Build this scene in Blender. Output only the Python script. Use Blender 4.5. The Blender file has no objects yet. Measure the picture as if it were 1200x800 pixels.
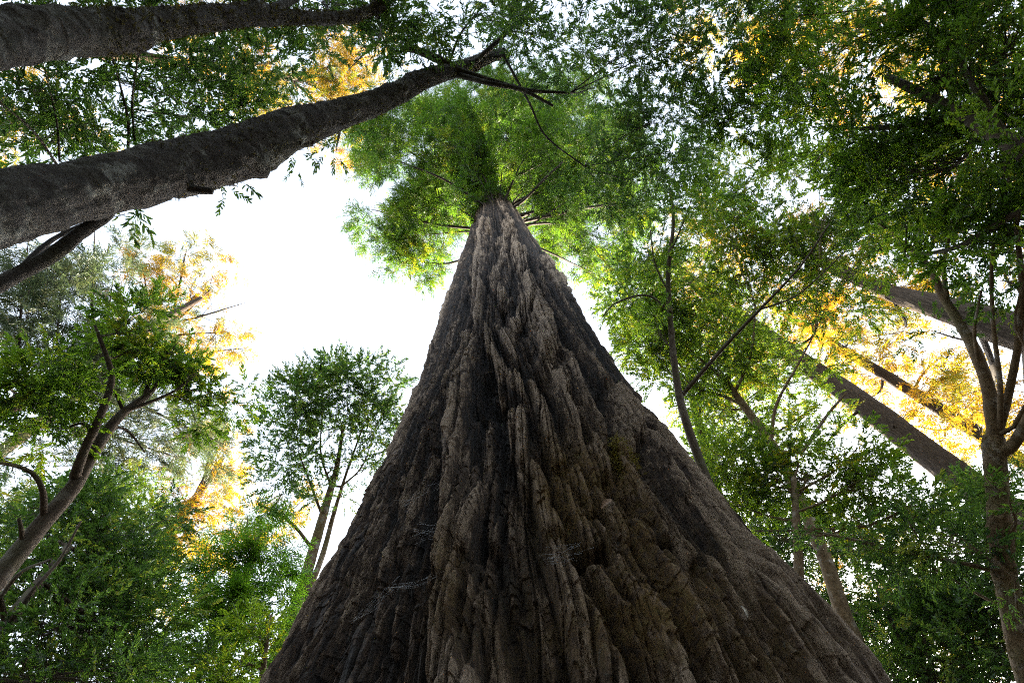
import bpy, math
import numpy as np
from math import radians as rad

rng = np.random.default_rng(7)
S = bpy.context.scene
COL = S.collection

# ------------------------------------------------------------------ camera
F = 600.0                                    # focal length in photo pixels (1200 wide -> 18 mm)
CAM = np.array([0.0, 0.0, 1.5])
_up = np.array([570 - 600, -(160 - 400), -F], float); _up /= np.linalg.norm(_up)
_fw = np.array([0, 0, -1.0])
_Y = _fw - _up * (_fw @ _up); _Y /= np.linalg.norm(_Y)
_X = np.cross(_Y, _up)
M = np.stack([_X, _Y, _up])                  # camera space -> world
AXIS = M @ _fw


def ray(px, py):
    v = np.array([px - 600, -(py - 400), -F], float)
    return M @ (v / np.linalg.norm(v))


def P(px, py, D):
    """point D metres from the camera in the direction seen at px, py of the photograph"""
    return CAM + ray(px, py) * D


def Rm(px, py, D, half):
    """real radius of something half pixels in half-width at that place"""
    return half * D * float(ray(px, py) @ AXIS) / F


cam_d = bpy.data.cameras.new('camera'); cam = bpy.data.objects.new('camera', cam_d)
COL.objects.link(cam); S.camera = cam
cam_d.sensor_width = 36; cam_d.lens = 18; cam_d.clip_start = 0.05; cam_d.clip_end = 3000
from mathutils import Matrix
mw = np.eye(4); mw[:3, :3] = M; mw[:3, 3] = CAM
cam.matrix_world = Matrix(mw.tolist())

# ------------------------------------------------------------------ numpy noise


def _h(ix, iy, iz, seed):
    n = (ix.astype(np.uint32) * np.uint32(374761393) + iy.astype(np.uint32) * np.uint32(668265263)
         + iz.astype(np.uint32) * np.uint32(2147483647 - 58) + np.uint32(seed * 974711 + 13))
    n = (n ^ (n >> np.uint32(13))) * np.uint32(1274126177)
    n = n ^ (n >> np.uint32(16))
    return (n & np.uint32(0xFFFF)).astype(np.float32) / 32767.5 - 1.0


def vnoise(x, y, z=None, seed=0):
    """value noise in -1..1"""
    x = np.asarray(x, np.float32); y = np.asarray(y, np.float32)
    z = np.zeros_like(x) if z is None else np.asarray(z, np.float32)
    ix, iy, iz = np.floor(x).astype(np.int64), np.floor(y).astype(np.int64), np.floor(z).astype(np.int64)
    fx, fy, fz = x - ix, y - iy, z - iz
    fx, fy, fz = [f * f * f * (f * (f * 6 - 15) + 10) for f in (fx, fy, fz)]
    r = 0
    flat = not np.any(fz)
    for dz in ((0,) if flat else (0, 1)):
        wz = 1.0 if flat else (fz if dz else 1 - fz)
        for dy in (0, 1):
            wy = fy if dy else 1 - fy
            for dx in (0, 1):
                wx = fx if dx else 1 - fx
                r = r + wx * wy * wz * _h(ix + dx, iy + dy, iz + dz, seed)
    return r


def fbm(x, y, z=None, seed=0, o=3):
    a, r, t = 1.0, 0, 0
    for k in range(o):
        f = 2.03 ** k
        r = r + a * vnoise(x * f, y * f, None if z is None else z * f, seed + k * 17); t += a; a *= .5
    return r / t


# ------------------------------------------------------------------ materials


def new_mat(name):
    m = bpy.data.materials.new(name); m.use_nodes = True
    nt = m.node_tree; nt.nodes.clear()
    return m, nt


def N(nt, t, **kw):
    n = nt.nodes.new(t)
    for k, v in kw.items():
        if k in n.inputs: n.inputs[k].default_value = v
        else: setattr(n, k, v)
    return n


def ramp(nt, stops):
    r = nt.nodes.new('ShaderNodeValToRGB'); cr = r.color_ramp
    while len(cr.elements) > 1: cr.elements.remove(cr.elements[-1])
    for i, (p, c) in enumerate(stops):
        e = cr.elements[0] if i == 0 else cr.elements.new(p)
        e.position = p; e.color = (*c, 1)
    return r


def leaf_mat(name, stops, trans=0.45, gloss=0.025, yellow=(1.25, 1.15, .55), rough=.42):
    m, nt = new_mat(name); L = nt.links
    at = N(nt, 'ShaderNodeAttribute', attribute_name='tint')
    cr = ramp(nt, stops); L.new(at.outputs['Fac'], cr.inputs['Fac'])
    di = N(nt, 'ShaderNodeBsdfDiffuse'); tr = N(nt, 'ShaderNodeBsdfTranslucent')
    mul = N(nt, 'ShaderNodeMix', data_type='RGBA', blend_type='MULTIPLY'); mul.inputs[0].default_value = 1
    mul.inputs[7].default_value = (*yellow, 1)
    L.new(cr.outputs[0], di.inputs[0]); L.new(cr.outputs[0], mul.inputs[6]); L.new(mul.outputs[2], tr.inputs[0])
    mx = N(nt, 'ShaderNodeMixShader'); mx.inputs[0].default_value = trans
    L.new(di.outputs[0], mx.inputs[1]); L.new(tr.outputs[0], mx.inputs[2])
    gl = N(nt, 'ShaderNodeBsdfGlossy', Roughness=rough); gl.inputs[0].default_value = (.8, .85, .9, 1)
    m2 = N(nt, 'ShaderNodeMixShader'); m2.inputs[0].default_value = gloss
    L.new(mx.outputs[0], m2.inputs[1]); L.new(gl.outputs[0], m2.inputs[2])
    out = N(nt, 'ShaderNodeOutputMaterial'); L.new(m2.outputs[0], out.inputs[0])
    return m


def bark_mat(name, c0, c1, c2, scale=(6, 6, 1.2), moss=None, moss_amt=0.0, pale=None, pale_amt=0.0, bump=.5, bd=.02):
    """layered procedural bark: stretched fibres, blotches, moss and lichen patches"""
    m, nt = new_mat(name); L = nt.links
    tc = N(nt, 'ShaderNodeTexCoord')
    mp = N(nt, 'ShaderNodeMapping'); mp.inputs['Scale'].default_value = scale
    L.new(tc.outputs['Object'], mp.inputs[0])
    n1 = N(nt, 'ShaderNodeTexNoise', Scale=3.0, Detail=8, Roughness=.7); L.new(mp.outputs[0], n1.inputs['Vector'])
    n2 = N(nt, 'ShaderNodeTexNoise', Scale=1.1, Detail=5, Roughness=.6); L.new(tc.outputs['Object'], n2.inputs['Vector'])
    n3 = N(nt, 'ShaderNodeTexNoise', Scale=14, Detail=6, Roughness=.7); L.new(mp.outputs[0], n3.inputs['Vector'])
    cr = ramp(nt, [(.25, c0), (.5, c1), (.78, c2)]); L.new(n1.outputs[0], cr.inputs[0])
    col = cr.outputs[0]

    def layer(col, c, amt, noise, lo):
        th = N(nt, 'ShaderNodeMapRange'); th.inputs[1].default_value = lo; th.inputs[2].default_value = lo + .12
        th.inputs[4].default_value = amt
        L.new(noise.outputs[0], th.inputs[0])
        mx = N(nt, 'ShaderNodeMix', data_type='RGBA'); L.new(th.outputs[0], mx.inputs[0]); L.new(col, mx.inputs[6])
        mx.inputs[7].default_value = (*c, 1)
        return mx.outputs[2]
    if moss: col = layer(col, moss, moss_amt, n2, .5)
    n6 = N(nt, 'ShaderNodeTexNoise', Scale=4.5, Detail=9, Roughness=.68); L.new(tc.outputs['Object'], n6.inputs['Vector'])
    if pale: col = layer(col, pale, pale_amt, n6, .54)
    bs = N(nt, 'ShaderNodeBsdfPrincipled', Roughness=.88); L.new(col, bs.inputs['Base Color'])
    bs.inputs['Specular IOR Level'].default_value = .25
    b = N(nt, 'ShaderNodeBump', Strength=bump, Distance=bd)
    ad = N(nt, 'ShaderNodeMath', operation='ADD'); L.new(n1.outputs[0], ad.inputs[0]); L.new(n3.outputs[0], ad.inputs[1])
    L.new(ad.outputs[0], b.inputs['Height']); L.new(b.outputs[0], bs.inputs['Normal'])
    out = N(nt, 'ShaderNodeOutputMaterial'); L.new(bs.outputs[0], out.inputs[0])
    return m


def giant_bark():
    m, nt = new_mat('giant_redwood_bark'); L = nt.links
    tc = N(nt, 'ShaderNodeTexCoord')
    at = N(nt, 'ShaderNodeAttribute', attribute_name='kind_a')     # paler strand tops, darker cracks and hollows 0..1
    am = N(nt, 'ShaderNodeAttribute', attribute_name='moss_a')
    mp = N(nt, 'ShaderNodeMapping'); mp.inputs['Scale'].default_value = (1, 1, .16)
    L.new(tc.outputs['Object'], mp.inputs[0])
    n1 = N(nt, 'ShaderNodeTexNoise', Scale=9, Detail=10, Roughness=.72); L.new(mp.outputs[0], n1.inputs['Vector'])
    n2 = N(nt, 'ShaderNodeTexNoise', Scale=55, Detail=6, Roughness=.7); L.new(mp.outputs[0], n2.inputs['Vector'])
    n3 = N(nt, 'ShaderNodeTexNoise', Scale=18, Detail=8, Roughness=.75); L.new(tc.outputs['Object'], n3.inputs['Vector'])
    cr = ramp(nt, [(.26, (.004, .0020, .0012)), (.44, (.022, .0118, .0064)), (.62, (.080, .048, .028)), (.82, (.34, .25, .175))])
    ma = N(nt, 'ShaderNodeMath', operation='MULTIPLY_ADD'); L.new(at.outputs['Fac'], ma.inputs[0]); ma.inputs[1].default_value = .44
    ma2 = N(nt, 'ShaderNodeMath', operation='SUBTRACT'); L.new(n1.outputs[0], ma2.inputs[0]); ma2.inputs[1].default_value = .20
    L.new(ma2.outputs[0], ma.inputs[2])
    mp2 = N(nt, 'ShaderNodeMapping'); mp2.inputs['Scale'].default_value = (1, 1, .22); L.new(tc.outputs['Object'], mp2.inputs[0])
    n5 = N(nt, 'ShaderNodeTexNoise', Scale=34, Detail=5, Roughness=.65); L.new(mp2.outputs[0], n5.inputs['Vector'])
    vo = N(nt, 'ShaderNodeTexVoronoi', Scale=30, Randomness=1.0); L.new(mp2.outputs[0], vo.inputs['Vector'])
    sx = N(nt, 'ShaderNodeSeparateColor'); L.new(vo.outputs['Color'], sx.inputs[0])
    md = N(nt, 'ShaderNodeMath', operation='MULTIPLY_ADD'); L.new(n5.outputs[0], md.inputs[0]); md.inputs[1].default_value = .75; L.new(ma.outputs[0], md.inputs[2])
    md2 = N(nt, 'ShaderNodeMath', operation='MULTIPLY_ADD'); L.new(sx.outputs[0], md2.inputs[0]); md2.inputs[1].default_value = .20; L.new(md.outputs[0], md2.inputs[2])
    md3 = N(nt, 'ShaderNodeMath', operation='SUBTRACT'); L.new(md2.outputs[0], md3.inputs[0]); md3.inputs[1].default_value = .475
    L.new(md3.outputs[0], cr.inputs[0])
    # moss and ochre algae
    mc = ramp(nt, [(.3, (.040, .021, .005)), (.5, (.15, .080, .014)), (.7, (.14, .110, .024))]); L.new(n3.outputs[0], mc.inputs[0])
    mf = N(nt, 'ShaderNodeMath', operation='MULTIPLY', use_clamp=True); L.new(am.outputs['Fac'], mf.inputs[0])
    mr = N(nt, 'ShaderNodeMapRange'); mr.inputs[1].default_value = .30; mr.inputs[2].default_value = .52; L.new(n3.outputs[0], mr.inputs[0])
    L.new(mr.outputs[0], mf.inputs[1])
    mx = N(nt, 'ShaderNodeMix', data_type='RGBA'); L.new(mf.outputs[0], mx.inputs[0]); L.new(cr.outputs[0], mx.inputs[6]); L.new(mc.outputs[0], mx.inputs[7])
    # grey-green lichen flecks
    lf = N(nt, 'ShaderNodeMapRange'); lf.inputs[1].default_value = .60; lf.inputs[2].default_value = .70; lf.inputs[4].default_value = .55
    n4 = N(nt, 'ShaderNodeTexNoise', Scale=30, Detail=5, Roughness=.7); L.new(tc.outputs['Object'], n4.inputs['Vector']); L.new(n4.outputs[0], lf.inputs[0])
    mx2 = N(nt, 'ShaderNodeMix', data_type='RGBA'); L.new(lf.outputs[0], mx2.inputs[0]); L.new(mx.outputs[2], mx2.inputs[6]); mx2.inputs[7].default_value = (.12, .135, .115, 1)
    bs = N(nt, 'ShaderNodeBsdfPrincipled', Roughness=.82); L.new(mx2.outputs[2], bs.inputs['Base Color'])
    bs.inputs['Specular IOR Level'].default_value = .35
    ad = N(nt, 'ShaderNodeMath', operation='ADD'); L.new(n2.outputs[0], ad.inputs[0]); L.new(n5.outputs[0], ad.inputs[1])
    ad2 = N(nt, 'ShaderNodeMath', operation='ADD'); L.new(ad.outputs[0], ad2.inputs[0]); L.new(n4.outputs[0], ad2.inputs[1])
    b = N(nt, 'ShaderNodeBump', Strength=1.0, Distance=.05); L.new(ad2.outputs[0], b.inputs['Height']); L.new(b.outputs[0], bs.inputs['Normal'])
    out = N(nt, 'ShaderNodeOutputMaterial'); L.new(bs.outputs[0], out.inputs[0])
    return m


def plain_mat(name, c, rough=.7, scale=20, var=.35):
    m, nt = new_mat(name); L = nt.links
    tc = N(nt, 'ShaderNodeTexCoord'); n = N(nt, 'ShaderNodeTexNoise', Scale=scale, Detail=6); L.new(tc.outputs['Object'], n.inputs['Vector'])
    a = tuple(x * (1 - var) for x in c); b_ = tuple(min(1, x * (1 + var)) for x in c)
    cr = ramp(nt, [(.3, a), (.7, b_)]); L.new(n.outputs[0], cr.inputs[0])
    bs = N(nt, 'ShaderNodeBsdfPrincipled', Roughness=rough); L.new(cr.outputs[0], bs.inputs[0])
    out = N(nt, 'ShaderNodeOutputMaterial'); L.new(bs.outputs[0], out.inputs[0])
    return m


MT = {
    'giant': giant_bark(),
    'mossy': bark_mat('mossy_grey_bark', (.012, .009, .007), (.040, .033, .026), (.11, .10, .085), (2.6, 2.6, 2.6), (.030, .028, .009), .7, (.22, .22, .19), .75, 1.0, .03),
    'tan': bark_mat('tan_smooth_bark', (.035, .023, .011), (.11, .073, .037), (.21, .155, .09), (4, 4, 3), (.10, .10, .04), .5, (.36, .34, .30), .5, .5, .015),
    'brown': bark_mat('dark_brown_bark', (.022, .016, .010), (.055, .040, .026), (.11, .085, .058), (6, 6, 2), (.05, .05, .02), .6, (.25, .24, .2), .25, .5, .015),
    'far': bark_mat('weathered_redwood_bark', (.014, .009, .006), (.065, .044, .030), (.19, .145, .105), (7, 7, .3), None, 0, None, 0, 1.0, .14),
    'twig': plain_mat('dark_twig', (.022, .016, .012), .85),
    'bay': leaf_mat('dark_bay_leaf', [(0, (.016, .036, .012)), (.45, (.042, .085, .020)), (.8, (.085, .140, .028)), (1, (.16, .17, .03))], .58, yellow=(1.35, 1.5, .7)),
    'mid': leaf_mat('green_tanoak_leaf', [(0, (.024, .055, .012)), (.45, (.068, .125, .020)), (.8, (.135, .20, .026)), (1, (.22, .22, .03))], .64, yellow=(1.45, 1.6, .55)),
    'lime': leaf_mat('yellow_green_leaf', [(0, (.024, .050, .011)), (.45, (.070, .118, .018)), (.8, (.14, .185, .024)), (1, (.26, .20, .024))], .68, yellow=(1.45, 1.6, .45)),
    'crown': leaf_mat('redwood_needle_green', [(0, (.018, .046, .012)), (.45, (.054, .105, .018)), (.8, (.11, .165, .024)), (1, (.19, .17, .022))], .62, yellow=(1.15, 1.4, .55)),
    'grey': leaf_mat('grey_green_needle', [(0, (.035, .060, .035)), (.6, (.065, .095, .050)), (1, (.12, .12, .05))], .5, yellow=(1.1, 1.1, .8)),
    'gold': leaf_mat('sunlit_gold_needle', [(0, (.055, .10, .018)), (.35, (.12, .145, .020)), (.7, (.24, .185, .024)), (1, (.30, .19, .024))], .7, yellow=(1.7, 1.25, .45)),  # warm low sunlight put into the colour of green redwood needles
    'fir': leaf_mat('bright_conifer_needle', [(0, (.026, .080, .011)), (.5, (.085, .19, .018)), (1, (.16, .26, .026))], .5, yellow=(1.15, 1.25, .5)),
}

# ------------------------------------------------------------------ mesh helpers


def mesh_np(name, V, T, mats, mi=None, tint=None, smooth=True, quads=False, attrs=None):
    me = bpy.data.meshes.new(name)
    k = 4 if quads else 3
    me.vertices.add(len(V)); me.vertices.foreach_set('co', np.ascontiguousarray(V, np.float32).ravel())
    me.loops.add(len(T) * k); me.loops.foreach_set('vertex_index', np.ascontiguousarray(T, np.int32).ravel())
    me.polygons.add(len(T)); me.polygons.foreach_set('loop_start', np.arange(len(T), dtype=np.int32) * k)
    if mi is not None: me.polygons.foreach_set('material_index', np.ascontiguousarray(mi, np.int32))
    me.update(calc_edges=True)
    me.polygons.foreach_set('use_smooth', np.full(len(T), smooth))
    for m in mats: me.materials.append(m)
    for an, av in ({'tint': tint} if tint is not None else {}).items():
        a = me.attributes.new(an, 'FLOAT', 'POINT'); a.data.foreach_set('value', np.ascontiguousarray(av, np.float32))
    for an, av in (attrs or {}).items():
        a = me.attributes.new(an, 'FLOAT', 'POINT'); a.data.foreach_set('value', np.ascontiguousarray(av, np.float32))
    me.validate()
    return me


def link(name, me, parent=None, label=None):
    o = bpy.data.objects.new(name, me); COL.objects.link(o)
    if parent: o.parent = parent
    if label: o['label'] = label
    return o


def thing(name, label, cat, base, group=None):
    o = bpy.data.objects.new(name, None); COL.objects.link(o)
    o.location = base; o['label'] = label; o['category'] = cat; o.empty_display_size = .3
    if group: o['group'] = group
    return o


def catmull(pts, n):
    """pts (k, d) -> resampled smooth curve (n, d), evenly by arc length"""
    pts = np.asarray(pts, float)
    if len(pts) == 2:
        t = np.linspace(0, 1, n)[:, None]; return pts[0] * (1 - t) + pts[1] * t
    p = np.vstack([2 * pts[0] - pts[1], pts, 2 * pts[-1] - pts[-2]])
    out = []
    for i in range(1, len(p) - 2):
        t = np.linspace(0, 1, 24, endpoint=False)[:, None]
        a, b, c, d = p[i - 1], p[i], p[i + 1], p[i + 2]
        out.append(.5 * (2 * b + (c - a) * t + (2 * a - 5 * b + 4 * c - d) * t * t + (3 * b - a - 3 * c + d) * t ** 3))
    out.append(pts[-1][None]); q = np.vstack(out)
    s = np.concatenate([[0], np.cumsum(np.linalg.norm(np.diff(q[:, :3], axis=0), axis=1))])
    u = np.linspace(0, s[-1], n)
    return np.stack([np.interp(u, s, q[:, k]) for k in range(q.shape[1])], 1)


def tube(path, sides, rough=0.0, seed=0, fs=6.0, cap=True, wr=0.0):
    """path (n,4): xyz + radius -> V, Q (quads); surface roughness relative to the radius, wr = ringed wrinkles"""
    path = np.asarray(path, float); c, r = path[:, :3], path[:, 3]
    n = len(c)
    t = np.gradient(c, axis=0); t /= np.linalg.norm(t, axis=1)[:, None] + 1e-9
    ref = np.array([.31, .82, .47]) if abs(t[0] @ np.array([.31, .82, .47])) < .9 else np.array([1, 0, 0.])
    a = np.empty_like(t); u = np.cross(ref, t[0]); u /= np.linalg.norm(u)
    for i in range(n):
        u = u - t[i] * (u @ t[i]); u /= np.linalg.norm(u) + 1e-9; a[i] = u
    b = np.cross(t, a)
    th = np.linspace(0, 2 * np.pi, sides, endpoint=False)
    s = np.concatenate([[0], np.cumsum(np.linalg.norm(np.diff(c, axis=0), axis=1))])
    rr = np.repeat(r[:, None], sides, 1)
    if rough:
        cx, cy = np.cos(th)[None] + 0 * rr, np.sin(th)[None] + 0 * rr
        zz = (s[:, None] + 0 * rr)
        k = 1 / max(r.max(), .02)
        f = fbm(cx * 1.5 + seed * 7.1, cy * 1.5, zz * k * .5, seed, 2) * .55 + fbm(cx * fs * .5, cy * fs * .5, zz * k * .8 * fs / 4, seed + 5, 4) * .55
        rr = rr * (1 + rough * f)
        if wr:
            w = vnoise(zz * k * 2.6 + 1.2 * fbm(cx * 1.3, cy * 1.3, zz * k * .6, seed + 9, 2), cx * .7, cy * .7, seed + 3)
            rr = rr * (1 + wr * (1 - np.abs(w)) ** 3)
            kn = np.random.default_rng(seed + 77)
            for _ in range(int(s[-1] * 5)):                         # knots, old branch scars
                kz, kt, ks = kn.uniform(0, s[-1]), kn.uniform(0, 6.28), kn.uniform(.03, .10)
                dth = (th[None] - kt + np.pi) % (2 * np.pi) - np.pi
                q2 = ((s[:, None] - kz) / ks) ** 2 + (dth * rr / ks) ** 2
                rr = rr + ks * kn.uniform(.25, .6) * np.exp(-q2) * (1 - 1.3 * np.exp(-q2 * 6))
    V = c[:, None] + (a[:, None] * np.cos(th)[None, :, None] + b[:, None] * np.sin(th)[None, :, None]) * rr[..., None]
    V = V.reshape(-1, 3)
    i = np.arange(n - 1)[:, None]; j = np.arange(sides)[None]
    Q = np.stack([i * sides + j, i * sides + (j + 1) % sides, (i + 1) * sides + (j + 1) % sides, (i + 1) * sides + j], -1).reshape(-1, 4)
    if cap:
        V = np.vstack([V, c[-1] + t[-1] * r[-1] * .5]); k = len(V) - 1; o = (n - 1) * sides
        Q = np.vstack([Q, [[o + q, o + (q + 1) % sides, k, k] for q in range(sides)]])
    return V, Q


def q2t(Q):
    T = np.vstack([Q[:, [0, 1, 2]], Q[:, [0, 2, 3]]])
    return T[(T[:, 0] != T[:, 1]) & (T[:, 1] != T[:, 2]) & (T[:, 0] != T[:, 2])]


class Tubes:
    def __init__(s): s.V, s.T, s.n = [], [], 0

    def add(s, path, sides=5, **kw):
        V, Q = tube(path, sides, **kw); s.V.append(V); s.T.append(q2t(Q) + s.n); s.n += len(V)

    def get(s): return np.vstack(s.V), np.vstack(s.T)


# ------------------------------------------------------------------ leaf sprays


def leaf_verts(p, d, n, ln, w, fold=.25, curl=.15):
    """one folded leaf: base, left, right, tip (4 points, 2 faces)"""
    s = np.cross(n, d); s /= np.linalg.norm(s) + 1e-9
    m = p + d * ln * .45
    return np.array([p, m + s * w * .5 + n * w * fold, m - s * w * .5 + n * w * fold, p + d * ln - n * ln * curl]), np.array([[0, 2, 3], [0, 3, 1]])


def leaf6(p, d, n, ln, w, fold=.22, curl=.18):
    s = np.cross(n, d); s /= np.linalg.norm(s) + 1e-9
    a, b = p + d * ln * .28, p + d * ln * .66 - n * ln * curl * .35
    V = np.array([p, a + s * w * .46 + n * w * fold, a - s * w * .46 + n * w * fold, b + s * w * .40 + n * w * fold, b - s * w * .40 + n * w * fold, p + d * ln - n * ln * curl])
    return V, np.array([[0, 2, 5], [0, 5, 1], [2, 4, 5], [1, 5, 3]])


def spray_broad(r, big=True, nl=13, L=.34, ln=.105, w=.036):
    V, T, K, mi = [], [], [], []; n0 = 0
    ax = np.array([1, 0, 0.])
    pts = np.array([[t * L, .05 * L * math.sin(3 * t + r.uniform(0, 6)), -.18 * L * t * t, .0035 * (1.2 - t)] for t in np.linspace(0, 1, 4)])
    v, q = tube(pts, 3); t3 = q2t(q); V.append(v); T.append(t3); K.append(np.zeros(len(v))); mi.append(np.ones(len(t3))); n0 += len(v)
    for i in range(nl):
        t = .18 + .82 * (i + r.uniform(-.3, .3)) / (nl - 1); t = min(max(t, .1), 1)
        p = np.array([np.interp(t, np.linspace(0, 1, 4), pts[:, k]) for k in range(3)])
        ang = (1 if i % 2 else -1) * r.uniform(.5, 1.15) * (1 - .55 * t) + r.normal(0, .15)
        d = np.array([math.cos(ang), math.sin(ang), r.normal(-.12, .28)]); d /= np.linalg.norm(d)
        nn = np.array([r.normal(0, .38), r.normal(0, .38), 1.0]); nn -= d * (nn @ d); nn /= np.linalg.norm(nn)
        l = ln * r.uniform(.65, 1.15)
        v, f = (leaf6 if big else leaf_verts)(p, d, nn, l, w * r.uniform(.8, 1.15) * l / ln)
        V.append(v); T.append(f + n0); K.append(np.full(len(v), r.random())); mi.append(np.zeros(len(f))); n0 += len(v)
    return np.vstack(V), np.vstack(T), np.concatenate(K), np.concatenate(mi), nl * ln * w * .55


def spray_needle(r, L=.55, ns=8, bl=.26, w=.030, seg=3, droop=.25):
    """flat feathery redwood spray: side shoots of overlapping short blades"""
    V, T, K, mi = [], [], [], []; n0 = 0; A = 0
    pts = np.array([[t * L, 0, -droop * L * t * t, .004 * (1.2 - t)] for t in np.linspace(0, 1, 4)])
    v, q = tube(pts, 3); t3 = q2t(q); V.append(v); T.append(t3); K.append(np.zeros(len(v))); mi.append(np.ones(len(t3))); n0 += len(v)
    for i in range(2 * ns + 1):
        t = .12 + .88 * i / (2 * ns)
        p = np.array([np.interp(t, np.linspace(0, 1, 4), pts[:, k]) for k in range(3)])
        ang = (1 if i % 2 else -1) * r.uniform(.6, 1.1) if i < 2 * ns else 0
        d = np.array([math.cos(ang), math.sin(ang), r.normal(-.25, .2)]); d /= np.linalg.norm(d)
        nn = np.array([r.normal(0, .3), r.normal(0, .3), 1.0]); nn -= d * (nn @ d); nn /= np.linalg.norm(nn)
        l = bl * (1 - .55 * t) * r.uniform(.6, 1.2); k = r.random()
        for j in range(seg):
            dd = d + np.array([0, 0, -.12 * j]) + r.normal(0, .12, 3); dd /= np.linalg.norm(dd)
            n2 = nn - dd * (nn @ dd); n2 /= np.linalg.norm(n2)
            ll = l / seg * 1.5
            v, f = leaf_verts(p + d * l * j / seg, dd, n2, ll, w * r.uniform(.7, 1.3), .1)
            V.append(v); T.append(f + n0); K.append(np.full(len(v), np.clip(k + r.normal(0, .12), 0, 1))); mi.append(np.zeros(len(f))); n0 += len(v)
            A += ll * w * .5
    return np.vstack(V), np.vstack(T), np.concatenate(K), np.concatenate(mi), A


_r = np.random.default_rng(3)
SPR = {
    'near': [spray_broad(_r, True, 12, .34, .12, .042) for _ in range(7)],
    'broad': [spray_broad(_r, False, 14, .42, .135, .05) for _ in range(7)],
    'small': [spray_broad(_r, False, 16, .5, .12, .05) for _ in range(7)],
    'needle': [spray_needle(_r) for _ in range(6)],
    'feather': [spray_needle(_r, 1.0, 9, .55, .06, 3, .3) for _ in range(6)],
    'moss': [spray_needle(_r, .055, 5, .035, .007, 2, .4) for _ in range(4)],
    'fan': [spray_needle(_r, .42, 8, .22, .022, 3, .1) for _ in range(6)],
}


def stamp(kind, pos, dirs, scale, tint, roll=.5, r=rng):
    """copies of the sprays of one kind at pos, pointing along dirs -> V, T, tint, material index"""
    n = len(pos); which = r.integers(0, len(SPR[kind]), n)
    x = dirs / (np.linalg.norm(dirs, axis=1)[:, None] + 1e-9)
    up = np.tile([0, 0, 1.0], (n, 1)) + r.normal(0, roll, (n, 3))
    z = up - x * np.sum(up * x, 1)[:, None]; z /= np.linalg.norm(z, axis=1)[:, None] + 1e-9
    y = np.cross(z, x)
    Rm_ = np.stack([x, y, z], -1) * scale[:, None, None]
    Vs, Ts, Ks, Ms = [], [], [], []; o = 0
    for k, (v, t, kt, mi, _) in enumerate(SPR[kind]):
        idx = np.where(which == k)[0]
        if not len(idx): continue
        W = np.einsum('nij,vj->nvi', Rm_[idx], v) + pos[idx][:, None]
        Vs.append(W.reshape(-1, 3)); Ts.append((t[None] + (np.arange(len(idx)) * len(v))[:, None, None]).reshape(-1, 3) + o)
        Ks.append(np.clip(kt[None] * .42 + tint[idx][:, None] + .08, 0, 1).ravel()); Ms.append(np.tile(mi, len(idx)))
        o += len(idx) * len(v)
    return np.vstack(Vs), np.vstack(Ts), np.concatenate(Ks), np.concatenate(Ms)


TOTAL = [0]
ODK = 1.75                                                     # overall density of the leaves


def blob_clumps(b, r):
    """b = (px, py, rx, ry, D, OD[, depth]) -> centre, clump centres, clump radius"""
    if isinstance(b[0], str):                                  # ('W', (x, y, z), radius, height, OD): placed in the world
        return np.array(b[1], float), np.array([1., 0, 0]), np.array([0, 1., 0]), np.array([0, 0, 1.]), b[2], b[2], b[3]
    px, py, rx, ry, D = b[:5]; dz = b[6] if len(b) > 6 else .75
    d = ray(px, py); c = CAM + d * D
    dep = D * float(d @ AXIS)
    ex = M[:, 0] - d * (M[:, 0] @ d); ex /= np.linalg.norm(ex); ey = np.cross(ex, d)
    ax, ay = rx * dep / F / max(float(d @ AXIS), .6) * .9, ry * dep / F / max(float(d @ AXIS), .6) * .9
    az = .5 * (ax + ay) * dz * 1.6
    return c, ex, ey, d, ax, ay, az


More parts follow.
